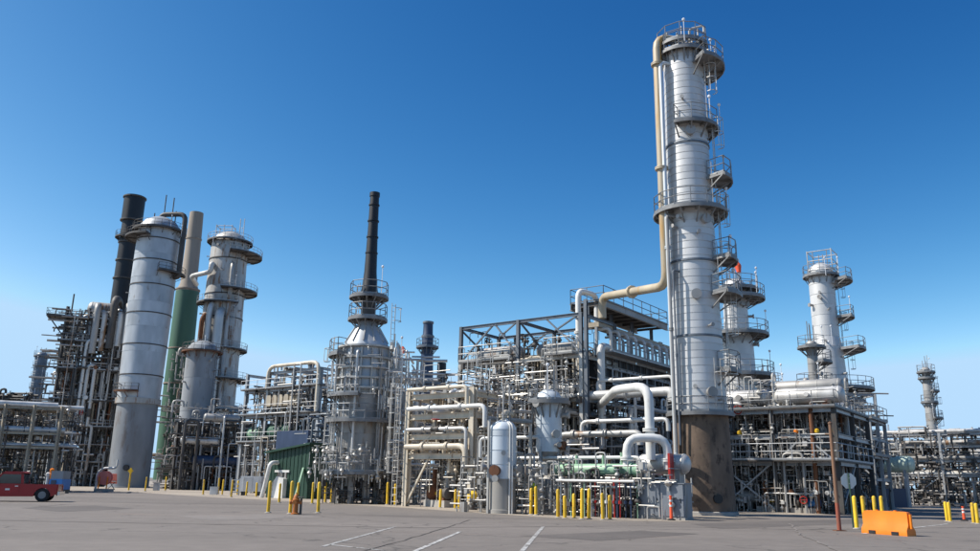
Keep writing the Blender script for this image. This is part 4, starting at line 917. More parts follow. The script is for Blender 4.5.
# ================================================================== right hand unit
O3 = axis_at(838, 460, 55); LR = LF(O3); zr = lambda y: ZT(O3, y)
D1, D2, D3 = zr(461), zr(433), zr(407)
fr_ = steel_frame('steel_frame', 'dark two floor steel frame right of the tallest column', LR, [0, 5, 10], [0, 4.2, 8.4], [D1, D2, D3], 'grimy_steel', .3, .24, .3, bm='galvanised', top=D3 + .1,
            braces=[((0, .2, D1), (0, 2.0, D2 - .2)), ((0, 4.0, D1), (0, 2.2, D2 - .2)), ((0, 4.4, .2), (0, 8.2, D1 - .2)), ((0, 8.2, .2), (0, 4.6, D1 - .3)), ((0, 0, .2), (5, 0, D1))])
deck(fr_, [LR(-.9, 8.6, 0), LR(-.9, -.2, 0), LR(10, -.2, 0), LR(10, 8.6, 0)], D1 + .06, sides=[0, 1], m='grimy_steel', railm='galvanised')
deck(fr_, [LR(-.4, 8.6, 0), LR(-.4, -.2, 0), LR(10, -.2, 0), LR(10, 8.6, 0)], D3 + .06, sides=[0, 1], m='grimy_steel')
stairs(fr_, LR(.9, .3, 0), LR(.9, 2.7, D1 * .58), .75, 'grimy_steel'); stairs(fr_, LR(.9, 3.6, D1 * .58), LR(.9, 5.3, D1 - .1), .75, 'grimy_steel')
deck(fr_, [LR(.45, 2.6, 0), LR(1.35, 2.6, 0), LR(1.35, 3.7, 0), LR(.45, 3.7, 0)], D1 * .58 + .02, sides=[], m='grimy_steel')
for t_ in (2.7, 3.6): MB().beam(LR(.9, t_, 0), LR(.9, t_, D1 * .58 - .1), .12, .12).build('post', 'grimy_steel', fr_)
for k, (s_, t0, t1, z, r, m) in enumerate(((1.0, -.6, 4.2, D3 + .95, .58, 'aluminium_jacket'), (1.4, 4.6, 8.8, D3 + 1.0, .6, 'aluminium_jacket'), (3.6, .0, 5.0, D3 + 1.9, .5, 'dull_jacket'), (2, .4, 4.0, D1 + .9, .55, 'dull_jacket'), (2, 4.8, 8.2, D1 + .9, .6, 'grimy_steel'), (5.5, 5.8, 9.8, 1.5, .7, 'dull_jacket'))):
    drum('heat_exchanger', ['silver drum on the top floor above the brown pole', 'silver drum on the top floor next to the tallest column', 'dull drum raised at the back of the top floor right of the column', 'dull drum on the lower floor near the staircase', 'dark drum on the lower floor behind the rusty skirt', 'dull drum on the ground under the dark frame'][k], LR(s_, t1, z), LR(s_, t0, z), r, m, 'exchanger',
         saddle_z=D3 + .06 if z > D3 else (D1 + .06 if z > D1 else 0), saddle_m='grimy_steel', man=[(.5, 'side')] if k == 1 else None)
for k, (t_, m) in enumerate(((1.2, 'yellow_paint'), (2.6, 'orange_plastic'), (6.6, 'yellow_paint'), (0.2, 'yellow_paint'))):
    tag(MB().lathe([(.12, 0), (.16, .04), (.16, .22), (.06, .3)], LR(.0, t_, D2 + .02), 10).build('beacon_lamp', m, None, LR(0, t_, D2)), ['yellow beacon lamp near the front post of the dark frame', 'orange beacon lamp midway along the dark frame', 'yellow beacon lamp on the dark frame beside the rusty skirt', 'yellow beacon lamp on the corner of the dark frame'][k], 'lamp')
rand_pipes(81, LR, (-.2, 10), (.2, 9.0), [1.2, D1, D2, D3], 54, (.05, .08, .11, .16), DRK + ['aluminium_jacket', 'white_paint'], 'in the dark frame right of the tallest column', 'pipes in the right hand frame')
rand_pipes(82, LR, (.3, 9), (.2, 8.4), [D3, D3 + .8, D3 + 1.5], 16, (.07, .1, .16), ['aluminium_jacket', 'bright_steel', 'dull_jacket'], 'on the top floor of the dark frame', 'pipes on top of the right hand frame', zmin=D3 - .1)
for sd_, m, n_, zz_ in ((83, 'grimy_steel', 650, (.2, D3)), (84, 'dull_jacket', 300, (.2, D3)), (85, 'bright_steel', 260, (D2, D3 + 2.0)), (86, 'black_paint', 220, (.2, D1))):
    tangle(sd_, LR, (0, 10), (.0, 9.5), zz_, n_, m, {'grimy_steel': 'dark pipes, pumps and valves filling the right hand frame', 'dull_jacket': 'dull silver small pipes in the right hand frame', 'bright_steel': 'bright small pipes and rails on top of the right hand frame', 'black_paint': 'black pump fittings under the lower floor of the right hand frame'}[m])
# low plant, and a wall added behind it so the frame reads dark
for k, (s_, t0, t1, z, r, m) in enumerate(((.9, 5.6, 8.8, 1.0, .5, 'dull_jacket'), (2.6, .6, 4.4, 1.2, .6, 'stained_jacket'), (3.2, 4.6, 8.6, 2.3, .5, 'aluminium_jacket'))):
    drum('heat_exchanger', ['short dull exchanger at ground level beside the rusty skirt', 'brown stained exchanger on the ground under the dark frame', 'silver exchanger on tall saddles under the dark frame'][k], LR(s_, t1, z), LR(s_, t0, z), r, m, 'exchanger', saddle_m='grimy_steel')
pump(LR(.4, 4.6, 0), 2.5, 'rust cased pump on the ground floor of the dark frame', 'rust', 'grimy_steel', 1.1); pump(LR(.4, 2.4, 0), 2.5, 'blue motor pump on the ground floor of the dark frame', 'grimy_steel', 'blue_paint', 1.0)
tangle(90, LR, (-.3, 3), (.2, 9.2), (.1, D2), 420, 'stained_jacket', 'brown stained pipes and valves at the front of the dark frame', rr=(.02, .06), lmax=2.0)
tangle(96, LR, (-.4, 2), (.2, 9.2), (.1, D3), 260, 'bright_steel', 'bright thin pipes and conduits at the front of the dark frame', rr=(.015, .04), lmax=2.4)
wl_ = thing('block_wall', 'low dark concrete wall behind the pumps of the right hand frame', 'wall', LR(10.6, -4, 0))
MB().box(LR(10.6, 5.5, 1.1), (.3, 8, 2.2), (U, V, Z)).build('wall', 'grey_concrete', wl_)
# stepped lattice at the right end
O4 = axis_at(874, 470, 66); LS = LF(O4); zs4 = lambda y: ZT(O4, y)
sf = steel_frame('steel_frame', 'narrow grey lattice stair frame at the right end of the unit', LS, [0, 3, 6], [0, 1.8], [zs4(478), zs4(455), zs4(436), zs4(418)], 'galvanised', .26, .2, .24,
     braces=[((0, 0, zs4(478)), (0, 1.8, zs4(455))), ((0, 1.8, zs4(455)), (0, 0, zs4(436))), ((0, 0, .1), (0, 1.8, zs4(478))), ((0, 0, zs4(436)), (0, 1.8, zs4(418))), ((0, 0, zs4(455)), (3, 0, zs4(436)))])
for y in (455, 418): deck(sf, [LS(-.3, 2.2, 0), LS(-.3, -.3, 0), LS(6, -.3, 0), LS(6, 2.2, 0)], zs4(y) + .05, sides=[0, 1, 3])
tangle(87, LS, (0, 6), (.0, 2.6), (.2, zs4(425)), 200, 'grimy_steel', 'dark conduits and boxes in the narrow lattice frame')
# upper plant round the feet of the slim columns
O5 = axis_at(800, 405, 80); LT = LF(O5, Vector((1, 0, 0)), Vector((0, 1, 0))); z5 = lambda y: ZT(O5, y)
steel_frame('steel_frame', 'open steel frame of pipes behind the slim right hand columns', LT, [-8, -4, 0, 4, 7.5], [0, 4], [z5(455), z5(430), z5(404), z5(392)], 'galvanised', .28, .22, .28)
tangle(88, LT, (-8, 7.5), (-1, 3.5), (z5(480), z5(386)), 620, 'dull_jacket', 'silver small pipes and railings round the feet of the slim right columns', rr=(.03, .1))
tangle(89, LT, (-8, 7.5), (-1, 3.5), (.2, z5(405)), 420, 'grimy_steel', 'dark pipes behind the right hand frame', rr=(.03, .1))
column('process_column', 'short capped column crowded with railings between the tall right hand columns', 766, 400, 78, [(505, 16), (384, 14)], [(386, -180, 180, 1.0), (396, -180, 180, 1.2), (408, -180, 180, 1.2)], 'dull_jacket', ladder_ang=-30, seed=41, n=18)
rg = random.Random(12)
for k in range(7):
    y = rg.choice((392, 399, 404, 415, 428)); r = rg.choice((.12, .18, .28)); p0 = Q(740 + rg.uniform(0, 40), y, 77 - k * .4); p1 = Q(800 + rg.uniform(0, 60), y, 77 - k * .4); p1.z = p0.z
    m = rg.choice(['aluminium_jacket', 'bright_steel', 'dull_jacket']); pipe([Vector((p0.x, p0.y, 3)), p0, p1, Vector((p1.x, p1.y, 3))], r, m, plabel(m, r, 'bridging', 'behind the right hand frame'), 'bridging pipes behind the right hand frame', fl=(1.3, 1.7))

# ================================================================== long far right rack
O6 = axis_at(884, 460, 96); L6 = LF(O6, -V, U); z6 = lambda y: ZT(O6, y); LV6 = [z6(474), z6(460), z6(446), z6(434)]
steel_frame('pipe_rack', 'long low steel pipe rack running out of frame on the right', L6, [-3, 1.5, 6, 10.5, 15, 19.5, 24], [0, 4], LV6, 'galvanised', .28, .22, .28, cat='pipe rack', braces=[((1.5, 0, .2), (6, 0, LV6[0])), ((10.5, 0, LV6[0]), (15, 0, LV6[2])), ((15, 0, .2), (10.5, 0, LV6[0]))])
rg = random.Random(14)
for lv in range(4):
    t_ = -.1
    while t_ < 3.4:
        r = rg.choice((.1, .16, .22, .3)); t_ += r; m = rg.choice(['aluminium_jacket', 'dull_jacket', 'bright_steel', 'stained_jacket', 'white_paint']); z = LV6[lv] + r
        s0, s1 = rg.uniform(-3, 2), rg.uniform(18, 25); pts = [L6(s0, t_, z), L6(s1, t_, z)]
        if rg.random() < .5: pts = [L6(s0, t_, z - rg.uniform(1, 3) if lv else .2)] + pts
        pipe(pts, r, m, plabel(m, r, '', ['on the lowest', 'on the second', 'on the third', 'on the top'][lv] + ' level of the far right rack'), 'pipes on the far right rack', fl=(len(pts) - 2 + .4,)); t_ += r + rg.uniform(.15, .5)
tangle(91, L6, (-3, 24), (-2, 4), (.2, LV6[3]), 620, 'grimy_steel', 'dark pipes and fittings under the far right rack', rr=(.03, .12))
tangle(92, L6, (-3, 24), (-2, 4), (.2, LV6[3] + .8), 380, 'dull_jacket', 'dull silver pipes and fittings in the far right rack', rr=(.03, .12))
lp = L6(17, 1, LV6[3]); pipe([L6(11, 1, LV6[3]), L6(11, 1, LV6[3] + 2.4), L6(20, 1, LV6[3] + 2.6), L6(20, 1, LV6[3])], .22, 'dull_jacket', 'grey expansion loop pipe standing above the far right rack', bend=.7)
p1 = Q(915, 464.5, 82); p0 = p1 + V * 4.6; p0.z = p1.z
drum('horizontal_tank', 'pale green grey horizontal tank on tall legs before the far right rack', p0, p1, .82, 'pale_tank', 'tank', saddle_m='galvanised', bands_=5)
tag(MB().box(axis_at(893, 490, 82) + Z * .9, (2.4, .3, 1.8)).build('screen_wall', 'navy', None, axis_at(893, 490, 82)), 'dark blue sheet wall below the pale green tank', 'wall')
L6b = LF(axis_at(900, 460, 118), -V, U)
for sd_, m, n_ in ((93, 'grimy_steel', 800), (94, 'dull_jacket', 500)): tangle(sd_, L6b, (-22, 26), (0, 9), (.2, ZT(axis_at(900, 460, 118), 440)), n_, m, {'grimy_steel': 'distant dark pipework beyond the far right rack', 'dull_jacket': 'distant dull silver pipework beyond the far right rack'}[m], rr=(.06, .3), lmax=5)

# ================================================================== left process structure
O7 = axis_at(122, 400, 137); ua = R(-22); u7 = Vector((math.sin(ua), math.cos(ua), 0)); v7 = Vector((-math.cos(ua), math.sin(ua), 0)); L7 = LF(O7, u7, v7); z7 = lambda y: ZT(O7, y)
LV7 = [z7(452), z7(428), z7(402), z7(372), z7(345), z7(322)]
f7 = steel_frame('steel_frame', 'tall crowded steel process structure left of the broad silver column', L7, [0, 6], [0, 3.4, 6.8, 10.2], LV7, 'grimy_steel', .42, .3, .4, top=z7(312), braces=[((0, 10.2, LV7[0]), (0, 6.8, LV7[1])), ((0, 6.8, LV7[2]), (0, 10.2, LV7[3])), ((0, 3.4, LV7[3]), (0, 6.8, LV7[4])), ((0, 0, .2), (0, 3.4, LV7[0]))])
for z in LV7[1:]: deck(f7, [L7(-.7, 11, 0), L7(-.7, -.3, 0), L7(.6, -.3, 0), L7(.6, 11, 0)], z + .06, sides=[0, 3], m='grimy_steel', railm='galvanised', th=.2)
deck(f7, [L7(-.7, 13.2, 0), L7(-.7, 10.4, 0), L7(4, 10.4, 0), L7(4, 13.2, 0)], LV7[-1] + .1, m='grimy_steel', railm='grimy_steel', th=.25)
MB().beam(L7(0, 10.3, LV7[-1] - 3.4), L7(0, 12.9, LV7[-1] - .1), .2, .2).build('brace', 'grimy_steel', f7)
rand_pipes(105, L7, (-1.0, 5.5), (.2, 10.5), LV7[2:], 52, (.1, .14, .2, .3), DRK + ['rust', 'aluminium_jacket', 'beige_steel'], 'high in the crowded structure left of the broad column', 'high pipes in the left structure', zmin=LV7[1])
rand_pipes(101, L7, (-1.2, 5.5), (.2, 10.5), LV7[:3], 32, (.1, .14, .2, .3), DRK + ['aluminium_jacket', 'beige_steel', 'bright_steel'], 'in the crowded structure left of the broad column', 'pipes in the left structure')
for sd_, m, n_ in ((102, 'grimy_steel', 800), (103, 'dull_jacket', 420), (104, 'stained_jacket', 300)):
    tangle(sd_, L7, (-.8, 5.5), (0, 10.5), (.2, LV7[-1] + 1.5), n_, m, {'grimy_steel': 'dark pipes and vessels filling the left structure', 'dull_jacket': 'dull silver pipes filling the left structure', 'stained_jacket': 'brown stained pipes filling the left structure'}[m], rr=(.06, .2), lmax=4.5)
for k in range(5):
    t_ = .6 + k * 1.25; zz = z7([306, 312, 300, 314, 308][k]); rd = [.75, .5, .62, .45, .55][k]; m = ['dull_jacket', 'aluminium_jacket', 'grimy_steel', 'stained_jacket', 'dull_jacket'][k]
    pipe([L7(-.6, t_, LV7[4] - .5 * k), L7(-.6, t_, zz), L7(2.6, t_ + [.3, 1.4, -.6, 1.8, .2][k], zz), L7(2.6, t_ + [.3, 1.4, -.6, 1.8, .2][k], LV7[4])], rd, m, ['dull grey duct hooping over the left structure beside the broad column', 'silver duct hooping over the left structure', 'dark grimy duct hooping over the left structure', 'brown stained duct hooping over the left structure', 'dull grey duct hooping over the left structure at its outer end'][k], n=18, bend=1.7)
drum('process_vessel', 'dull round ended drum perched on top of the left structure', L7(2.5, 2.2, LV7[-1] + 2.1), L7(2.5, 7.5, LV7[-1] + 2.1), 1.3, 'stained_jacket', 'drum', saddle_z=LV7[-1], saddle_m='grimy_steel')
MB().tube(L7(0, 9.6, LV7[-1]), L7(0, 9.6, LV7[-1] + 4), .12, 6).build('vent_mast', 'grimy_steel', None, L7(0, 9.6, LV7[-1])); tag(bpy.data.objects['vent_mast'], 'thin vent mast on the left structure', 'mast')

# ---- beige rack on the far left
O8 = axis_at(52, 440, 84); L8 = LF(O8, u7, v7); z8 = lambda y: ZT(O8, y); LV8 = [z8(447), z8(433), z8(408)]
steel_frame('pipe_rack', 'beige pipe rack with slanting looking posts behind the red pickup', L8, [0, 5, 10], [-.5, 2.0, 4.6, 7.5, 11], LV8, 'beige_steel', .28, .2, .22, cat='pipe rack', top=LV8[-1] + .2)
rg = random.Random(15)
for lv in range(3):
    s_ = .1
    while s_ < 5.5:
        r = rg.choice((.1, .15, .22, .3)); s_ += r; m = rg.choice(['aluminium_jacket', 'white_paint', 'dull_jacket', 'stained_jacket']); z = LV8[lv] + r
        t0 = rg.uniform(-2.5, .5); pts = [L8(s_, 12, z), L8(s_, t0, z)] + ([L8(s_, t0, .1)] if rg.random() < .25 and s_ > 2 else [])
        pipe(pts, r, m, plabel(m, r, '', ['on the lowest', 'on the middle', 'on the top'][lv] + ' level of the beige left rack'), 'pipes on the beige left rack', fl=(.4,)); s_ += r + rg.uniform(.2, .6)
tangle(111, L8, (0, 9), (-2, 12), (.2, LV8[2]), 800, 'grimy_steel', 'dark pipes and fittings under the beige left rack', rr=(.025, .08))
tangle(112, L8, (0, 9), (-2, 12), (.2, LV8[2]), 140, 'bright_steel', 'bright pipes and fittings in the beige left rack', rr=(.03, .09))
# far clutter behind the beige rack
O9 = axis_at(28, 440, 150); L9 = LF(O9, Vector((0, 1, 0)), Vector((-1, 0, 0))); z9 = lambda y: ZT(O9, y)
f9 = steel_frame('steel_frame', 'distant low steel structure behind the beige left rack', L9, [0, 8], [-6, -1, 4, 9, 14], [z9(440), z9(425), z9(410)], 'grimy_steel', .4, .3, .4)
tangle(113, L9, (-1, 8), (-6, 13), (.2, z9(404)), 700, 'dull_jacket', 'distant silver pipework behind the beige left rack', rr=(.1, .35), lmax=6)
tangle(114, L9, (-1, 8), (-6, 13), (.2, z9(404)), 400, 'grimy_steel', 'distant dark pipework behind the beige left rack', rr=(.08, .25), lmax=5)
tangle(115, LF(axis_at(14, 400, 155), Vector((0, 1, 0)), Vector((-1, 0, 0))), (0, 4), (-3, 4), (z9(405), z9(390)), 120, 'grimy_steel', 'distant dark fittings above the low structure', rr=(.1, .3), lmax=3)

# ---- low dark plant between and behind the left columns
O10 = axis_at(245, 440, 118); L10 = LF(O10, u7, v7); z10 = lambda y: ZT(O10, y); LV10 = [z10(468), z10(448), z10(425)]
steel_frame('steel_frame', 'low dark steel frame between the feet of the left columns', L10, [0, 6], [-1, 3, 6.2, 9.2], LV10, 'grimy_steel', .36, .28, .34)
for k, (t0, t1, z, r, m) in enumerate(((0, 7, LV10[0] + .9, .7, 'navy'), (3.5, 8.8, LV10[1] + .8, .55, 'aluminium_jacket'), (1, 6, LV10[2] + .8, .6, 'dull_jacket'))):
    drum('horizontal_drum', ['dark blue drum between the left columns', 'silver drum between the left columns', 'dull drum above the dark blue drum between the left columns'][k], L10(-.3, t1, z), L10(-.3, t0, z), r, m, 'drum', saddle_z=LV10[k] - .1, saddle_m='grimy_steel')
rand_pipes(121, L10, (-1.5, 5.5), (-1, 8.6), LV10, 36, (.08, .13, .2), DRK + ['aluminium_jacket'], 'low between the left columns', 'pipes between the left columns')
tangle(122, L10, (-1, 6), (-2, 9), (.2, LV10[2] + .5), 800, 'grimy_steel', 'dark pipes and pumps between the left columns', rr=(.05, .16), lmax=3.5)
tangle(123, L10, (-1, 6), (-2, 9), (.2, LV10[2] + 3), 260, 'dull_jacket', 'dull silver pipes between the left columns', rr=(.05, .16), lmax=3.5)
tangle(124, LF(axis_at(192, 440, 146), u7, v7), (0, 3), (-6, 5), (2, ZT(axis_at(192, 440, 146), 345)), 330, 'stained_jacket', 'stained pipes and ladders between the green stack and the columns', rr=(.06, .2), lmax=4)

# ---- mid unit with green drum
O11 = axis_at(318, 420, 92); L11 = LF(O11); z11 = lambda y: ZT(O11, y); LV11 = [z11(462), z11(441), z11(412), z11(385), z11(367)]
f11 = steel_frame('steel_frame', 'mid height steel pipe unit with a curved top rail above the green shed', L11, [0, 5], [0, 4.6, 9.2, 13.4], LV11, 'galvanised', .34, .26, .32, braces=[((0, 4.6, LV11[1]), (0, 9.2, LV11[2])), ((0, 9.2, LV11[2]), (0, 4.6, LV11[3]))], skip=[('v', 4, 0, 2), ('v', 4, 1, 2)])
for z in LV11[1:4]: deck(f11, [L11(-.6, 13.8, 0), L11(-.6, -.3, 0), L11(.5, -.3, 0), L11(.5, 13.8, 0)], z + .06, sides=[0], m='grimy_steel', railm='galvanised')
drum('horizontal_drum', 'dark green drum on the middle floor above the green shed', L11(1, 10.2, LV11[1] + 1.25), L11(1, 4.8, LV11[1] + 1.25), 1.0, 'stack_green', 'drum', saddle_z=LV11[1], saddle_m='grimy_steel')
drum('horizontal_drum', 'pale green drum next to the dark green drum above the shed', L11(1, 13.4, LV11[1] + 1.1), L11(1, 10.6, LV11[1] + 1.1), .8, 'pale_green', 'drum', saddle_z=LV11[1], saddle_m='grimy_steel')
for k in range(6):
    t_ = 3.4 + k * 1.05; tag(MB().box(L11(.6, t_, LV11[3] - 1.6), (1.8, .8, 1.0), (U, V, Z)).prism([(-.4, .5), (.4, .5), (.25, .8), (-.25, .8)], L11(-.3, t_, LV11[3] - 1.6), (V, Z, U), 1.8).build('cooler_box', 'beige_steel', None, L11(.6, t_, LV11[3] - 2.1)), 'beige cooler box in the row above the green drums', 'cooler box', 'row of beige cooler boxes')
nb = tag(MB().box(L11(-.8, 3.0, (LV11[0] + LV11[1]) / 2 + 1.2), (.5, 5.4, 2.2), (U, V, Z)).build('switch_cabinet', 'navy', None, L11(-.8, 3, LV11[0])), 'flat dark blue cabinet in front of the dark green drum', 'cabinet')
rand_pipes(131, L11, (-.8, 4.8), (.2, 13), LV11, 56, (.06, .09, .14), ['aluminium_jacket', 'dull_jacket', 'bright_steel', 'grimy_steel', 'beige_steel', 'stained_jacket'], 'in the unit above the green shed', 'pipes in the unit above the green shed')
pipe([L11(-.4, 9, LV11[3]), L11(-.4, 9, LV11[4] + .6), L11(-.4, 0, LV11[4] + .6), L11(-.4, 0, LV11[2])], .22, 'cream_paint', 'cream pipe curving along the top of the unit above the shed', bend=1.2)
for sd_, m, n_ in ((132, 'grimy_steel', 480), (133, 'dull_jacket', 330)):
    tangle(sd_, L11, (-.6, 5), (0, 13.4), (.2, LV11[3] + .8), n_, m, {'grimy_steel': 'dark small pipes in the unit above the green shed', 'dull_jacket': 'dull silver small pipes in the unit above the green shed'}[m], rr=(.04, .12))
tangle(134, LF(axis_at(325, 440, 80)), (-2, 6), (-8, 2), (.3, ZT(axis_at(325, 440, 80), 408)), 330, 'dark_steel', 'dark pipes behind the round furnace', rr=(.04, .12))
tangle(135, LF(axis_at(400, 440, 80)), (0, 8), (-6, 6), (.3, ZT(axis_at(400, 440, 80), 400)), 330, 'grimy_steel', 'dark pipes between the furnace and the cream rack', rr=(.04, .12))
# ---- green shed
def shed():
    p0 = axis_at(309, 470, 73); t = thing('shed', 'dark green corrugated metal shed with a single pitch roof', 'shed', p0)
    zA, zB = ZT(p0, 444), ZT(axis_at(268, 460, 76), 452)
    a = p0; w_ = (axis_at(268, 470, 76) - p0); wl = w_.length; dx = w_.normalized(); dn = Vector((-dx.y, dx.x, 0)); dn = dn if dn.y > 0 else -dn
    n = 22; door = range(11, 17)
    for k in range(n):
        x0, x1 = wl * k / n, wl * (k + 1) / n; zt0 = zA + (zB - zA) * (k + .5) / n; zb = 2.3 if k in door else 0
        MB().box(a + dx * (x0 + x1) / 2 + Z * ((zt0 + zb) / 2) + dn * (.02 if k % 2 else -.02), (x1 - x0 - .004, .05, zt0 - zb), (dx, dn, Z)).build('wall_sheet', 'shed_green', t)
    side = dn * 5.0; sd_ = (p0 - axis_at(335, 470, 74)); e = axis_at(336, 470, 75); dv = (e - p0).normalized(); dl = (e - p0).length
    m_ = 10
    nn = Vector((-dv.y, dv.x, 0))
    for k in range(m_):
        MB().box(p0 + dv * dl * (k + .5) / m_ + Z * (zA / 2) + nn * (.02 if k % 2 else -.02), (dl / m_ - .004, .05, zA), (dv, nn, Z)).build('wall_sheet', 'shed_green', t)
    q = [a - dx * .3 - dn * .4 + Z * (zA + .12), a + dx * (wl + .3) - dn * .4 + Z * (zB + .0), a + dx * (wl + .3) + dn * 6 + Z * (zB + .0), e + dn * 5 + Z * (zA + .12), e - dn * .3 + Z * (zA + .14)]
    MB().add(q + [v_ - Z * .16 for v_ in q], [(0, 4, 3, 2, 1), (5, 6, 7, 8, 9)] + [(i, (i + 1) % 5, 5 + (i + 1) % 5, 5 + i) for i in range(5)]).build('roof', 'shed_green', t)
    MB().beam(a + dx * wl * .45 + Z * 2.35 - dn * .08, a + dx * wl * .8 + Z * 2.35 - dn * .08, .1, .2).build('door_lintel', 'white_paint', t)
    MB().box(a + dx * wl * .5 + dn * 5 + Z * 1.4, (wl, .1, 2.8), (dx, dn, Z)).build('back_wall', 'shed_green', t)
    d0 = a + dx * wl * .76 - dn * .6
    pipe([d0 + dn * .6 + Z * 3.1, d0 + Z * 3.1 - dn * .3, d0 + Z * 1.0 + dx * .5 - dn * .3, d0 + dx * .8 - dn * .3 + Z * .05], .19, 'white_paint', 'crooked white duct leaning out beside the shed doorway', n=14, bend=.5)
    tag(MB().prism([(0, 0), (1.5, 0), (1.5, 1.2), (.9, 1.9), (0, 1.7)], d0 - dx * 1.4 + dn * .1, (dx, Z, dn), .5).build('tarpaulin_bundle', 'white_paint', None, d0 - dx * 1.4), 'grey white tarpaulin bundle standing in the shed doorway', 'tarpaulin')
    tag(MB().beam(a + dx * .6 - dn * .1 + Z * 2.6, a - dx * .2 - dn * 1.6, .14, .3).build('raking_prop', 'pale_green', None, a - dx * .2 - dn * 1.6), 'pale green raking prop leaning on the shed front', 'prop')
shed()
# white skid box
wb = axis_at(253, 480, 84); t = thing('skid_box', 'white site box on dark skids in front of the pipe unit', 'box', wb)
MB().box(wb + Z * 1.15, (2.1, 1.4, 1.5)).build('body', 'white_paint', t)
for x in (-.8, .8): MB().box(wb + Vector((x, 0, .2)), (.2, 1.4, .4)).build('skid', 'black_paint', t)
MB().box(wb + Vector((-.3, -.72, 1.15)), (.9, .04, 1.3)).build('door', 'white_paint', t)
for k in range(4): MB().box(wb + Vector((-1.7, -.2, .3 + k * .4)), (.9, .1, .1)).build('rung', 'galvanised', t)
for x in (-2.1, -1.25): MB().box(wb + Vector((x, -.2, .85)), (.1, .12, 1.7)).build('post', 'galvanised', t)

# ================================================================== yard furniture
def bollard_proto():
    mb = MB().lathe([(.085, 0), (.085, 1.32), (.07, 1.37), (.035, 1.4), (.005, 1.405)], (0, 0, 0), 14)
    o = mb.build('bollard', 'yellow_paint'); MB().lathe([(.16, 0), (.16, .03), (.09, .05)], (0, 0, 0), 14).build('collar', 'concrete', o); return o
PB = bollard_proto(); BW = {}
def bollard(px, py, hpx, label, group):
    p = G(px, py); k = M(hpx, p) / 1.4
    o = PB if not PB.get('label') else PB.copy()
    if o is not PB:
        COL.objects.link(o); ch = [x for x in bpy.data.objects if x.parent == PB][0].copy(); COL.objects.link(ch); ch.parent = o
    o.location = p; o.scale = (1, 1, k); rb = random.Random(int(px * 7)); o.rotation_euler = (R(rb.uniform(-1.2, 1.2)), R(rb.uniform(-1.2, 1.2)), rb.uniform(0, 6))
    tag(o, label, 'bollard', group)
for px, py, h in ((268, 513, 31), (290, 514, 32), (318, 513, 30)): bollard(px, py, h, 'tall yellow bollard standing guard round the hydrant', 'bollards round the hydrant')
for px, py, h in ((279, 503, 19), (297, 502, 19), (312, 504, 21), (325, 503, 20), (331, 503, 20)): bollard(px, py, h, 'yellow bollard in front of the green shed', 'bollards before the green shed')
for px, py, h in ((145, 491.5, 14), (165, 491, 14)): bollard(px, py, h, 'yellow bollard at the foot of the broad silver column', 'bollards at the broad column')
for px, py, h in ((203, 495, 15), (218, 494.5, 16), (222, 495, 15), (231, 497.5, 17), (237, 495, 14), (246, 496, 14), (256, 497, 14)): bollard(px, py, h, 'yellow bollard along the kerb before the white site box', 'bollards before the white site box')
for px, py, h in ((387, 505, 22), (395, 505.5, 21)): bollard(px, py, h, 'yellow bollard between the round furnace and the cream rack', 'bollards by the furnace')
for px, py, h in ((440, 508, 18), (455, 509, 19), (459, 509.5, 18)): bollard(px, py, h, 'yellow bollard before the opening under the cream rack', 'bollards under the cream rack')
for px, py, h in ((558, 518, 28), (565, 518.5, 22), (582, 519.5, 30), (589, 519.5, 30), (603, 520, 26), (531, 515, 26), (536, 515.5, 28), (574, 518.5, 24), (610, 520, 24)): bollard(px, py, h, 'yellow bollard before the low white manifold', 'bollards before the manifold')
for px, py, h in ((857, 529, 32), (865.5, 527, 30), (876.5, 526, 29), (883.5, 525, 28)): bollard(px, py, h, 'tall yellow bollard behind the orange plastic barrier', 'bollards behind the barrier')
for px, py, h in ((947.5, 521.5, 19), (950.5, 522, 19), (974, 523.5, 20), (978, 524, 20)): bollard(px, py, h, 'yellow bollard in a pair before the far right rack', 'paired bollards before the far rack')

# hydrant
p = G(295, 514.5); hy = thing('hydrant', 'dull orange fire hydrant with side outlets behind a yellow bollard', 'hydrant', p)
MB().lathe([(.2, 0), (.2, .06), (.13, .08), (.12, .62), (.17, .64), (.17, .7), (.14, .72), (.12, .84), (.06, .93), (.03, .95), (.03, 1.02)], p, 18).build('barrel', 'hydrant_orange', hy)
for d in ((1, 0, 0), (-1, 0, 0), (0, -1, 0)): d = Vector(d); MB().tube(p + Z * .56, p + Z * .56 + d * .22, .075, 12).tube(p + Z * .56 + d * .22, p + Z * .56 + d * .29, .1, 12).build('outlet', 'hydrant_orange', hy)
MB().tube(p + Vector((.25, 0, .0)), p + Vector((.25, .0, .75)), .06, 8).wheel(p + Vector((.25, 0, .8)), Z, .17).build('valve_key', 'grimy_steel', hy)

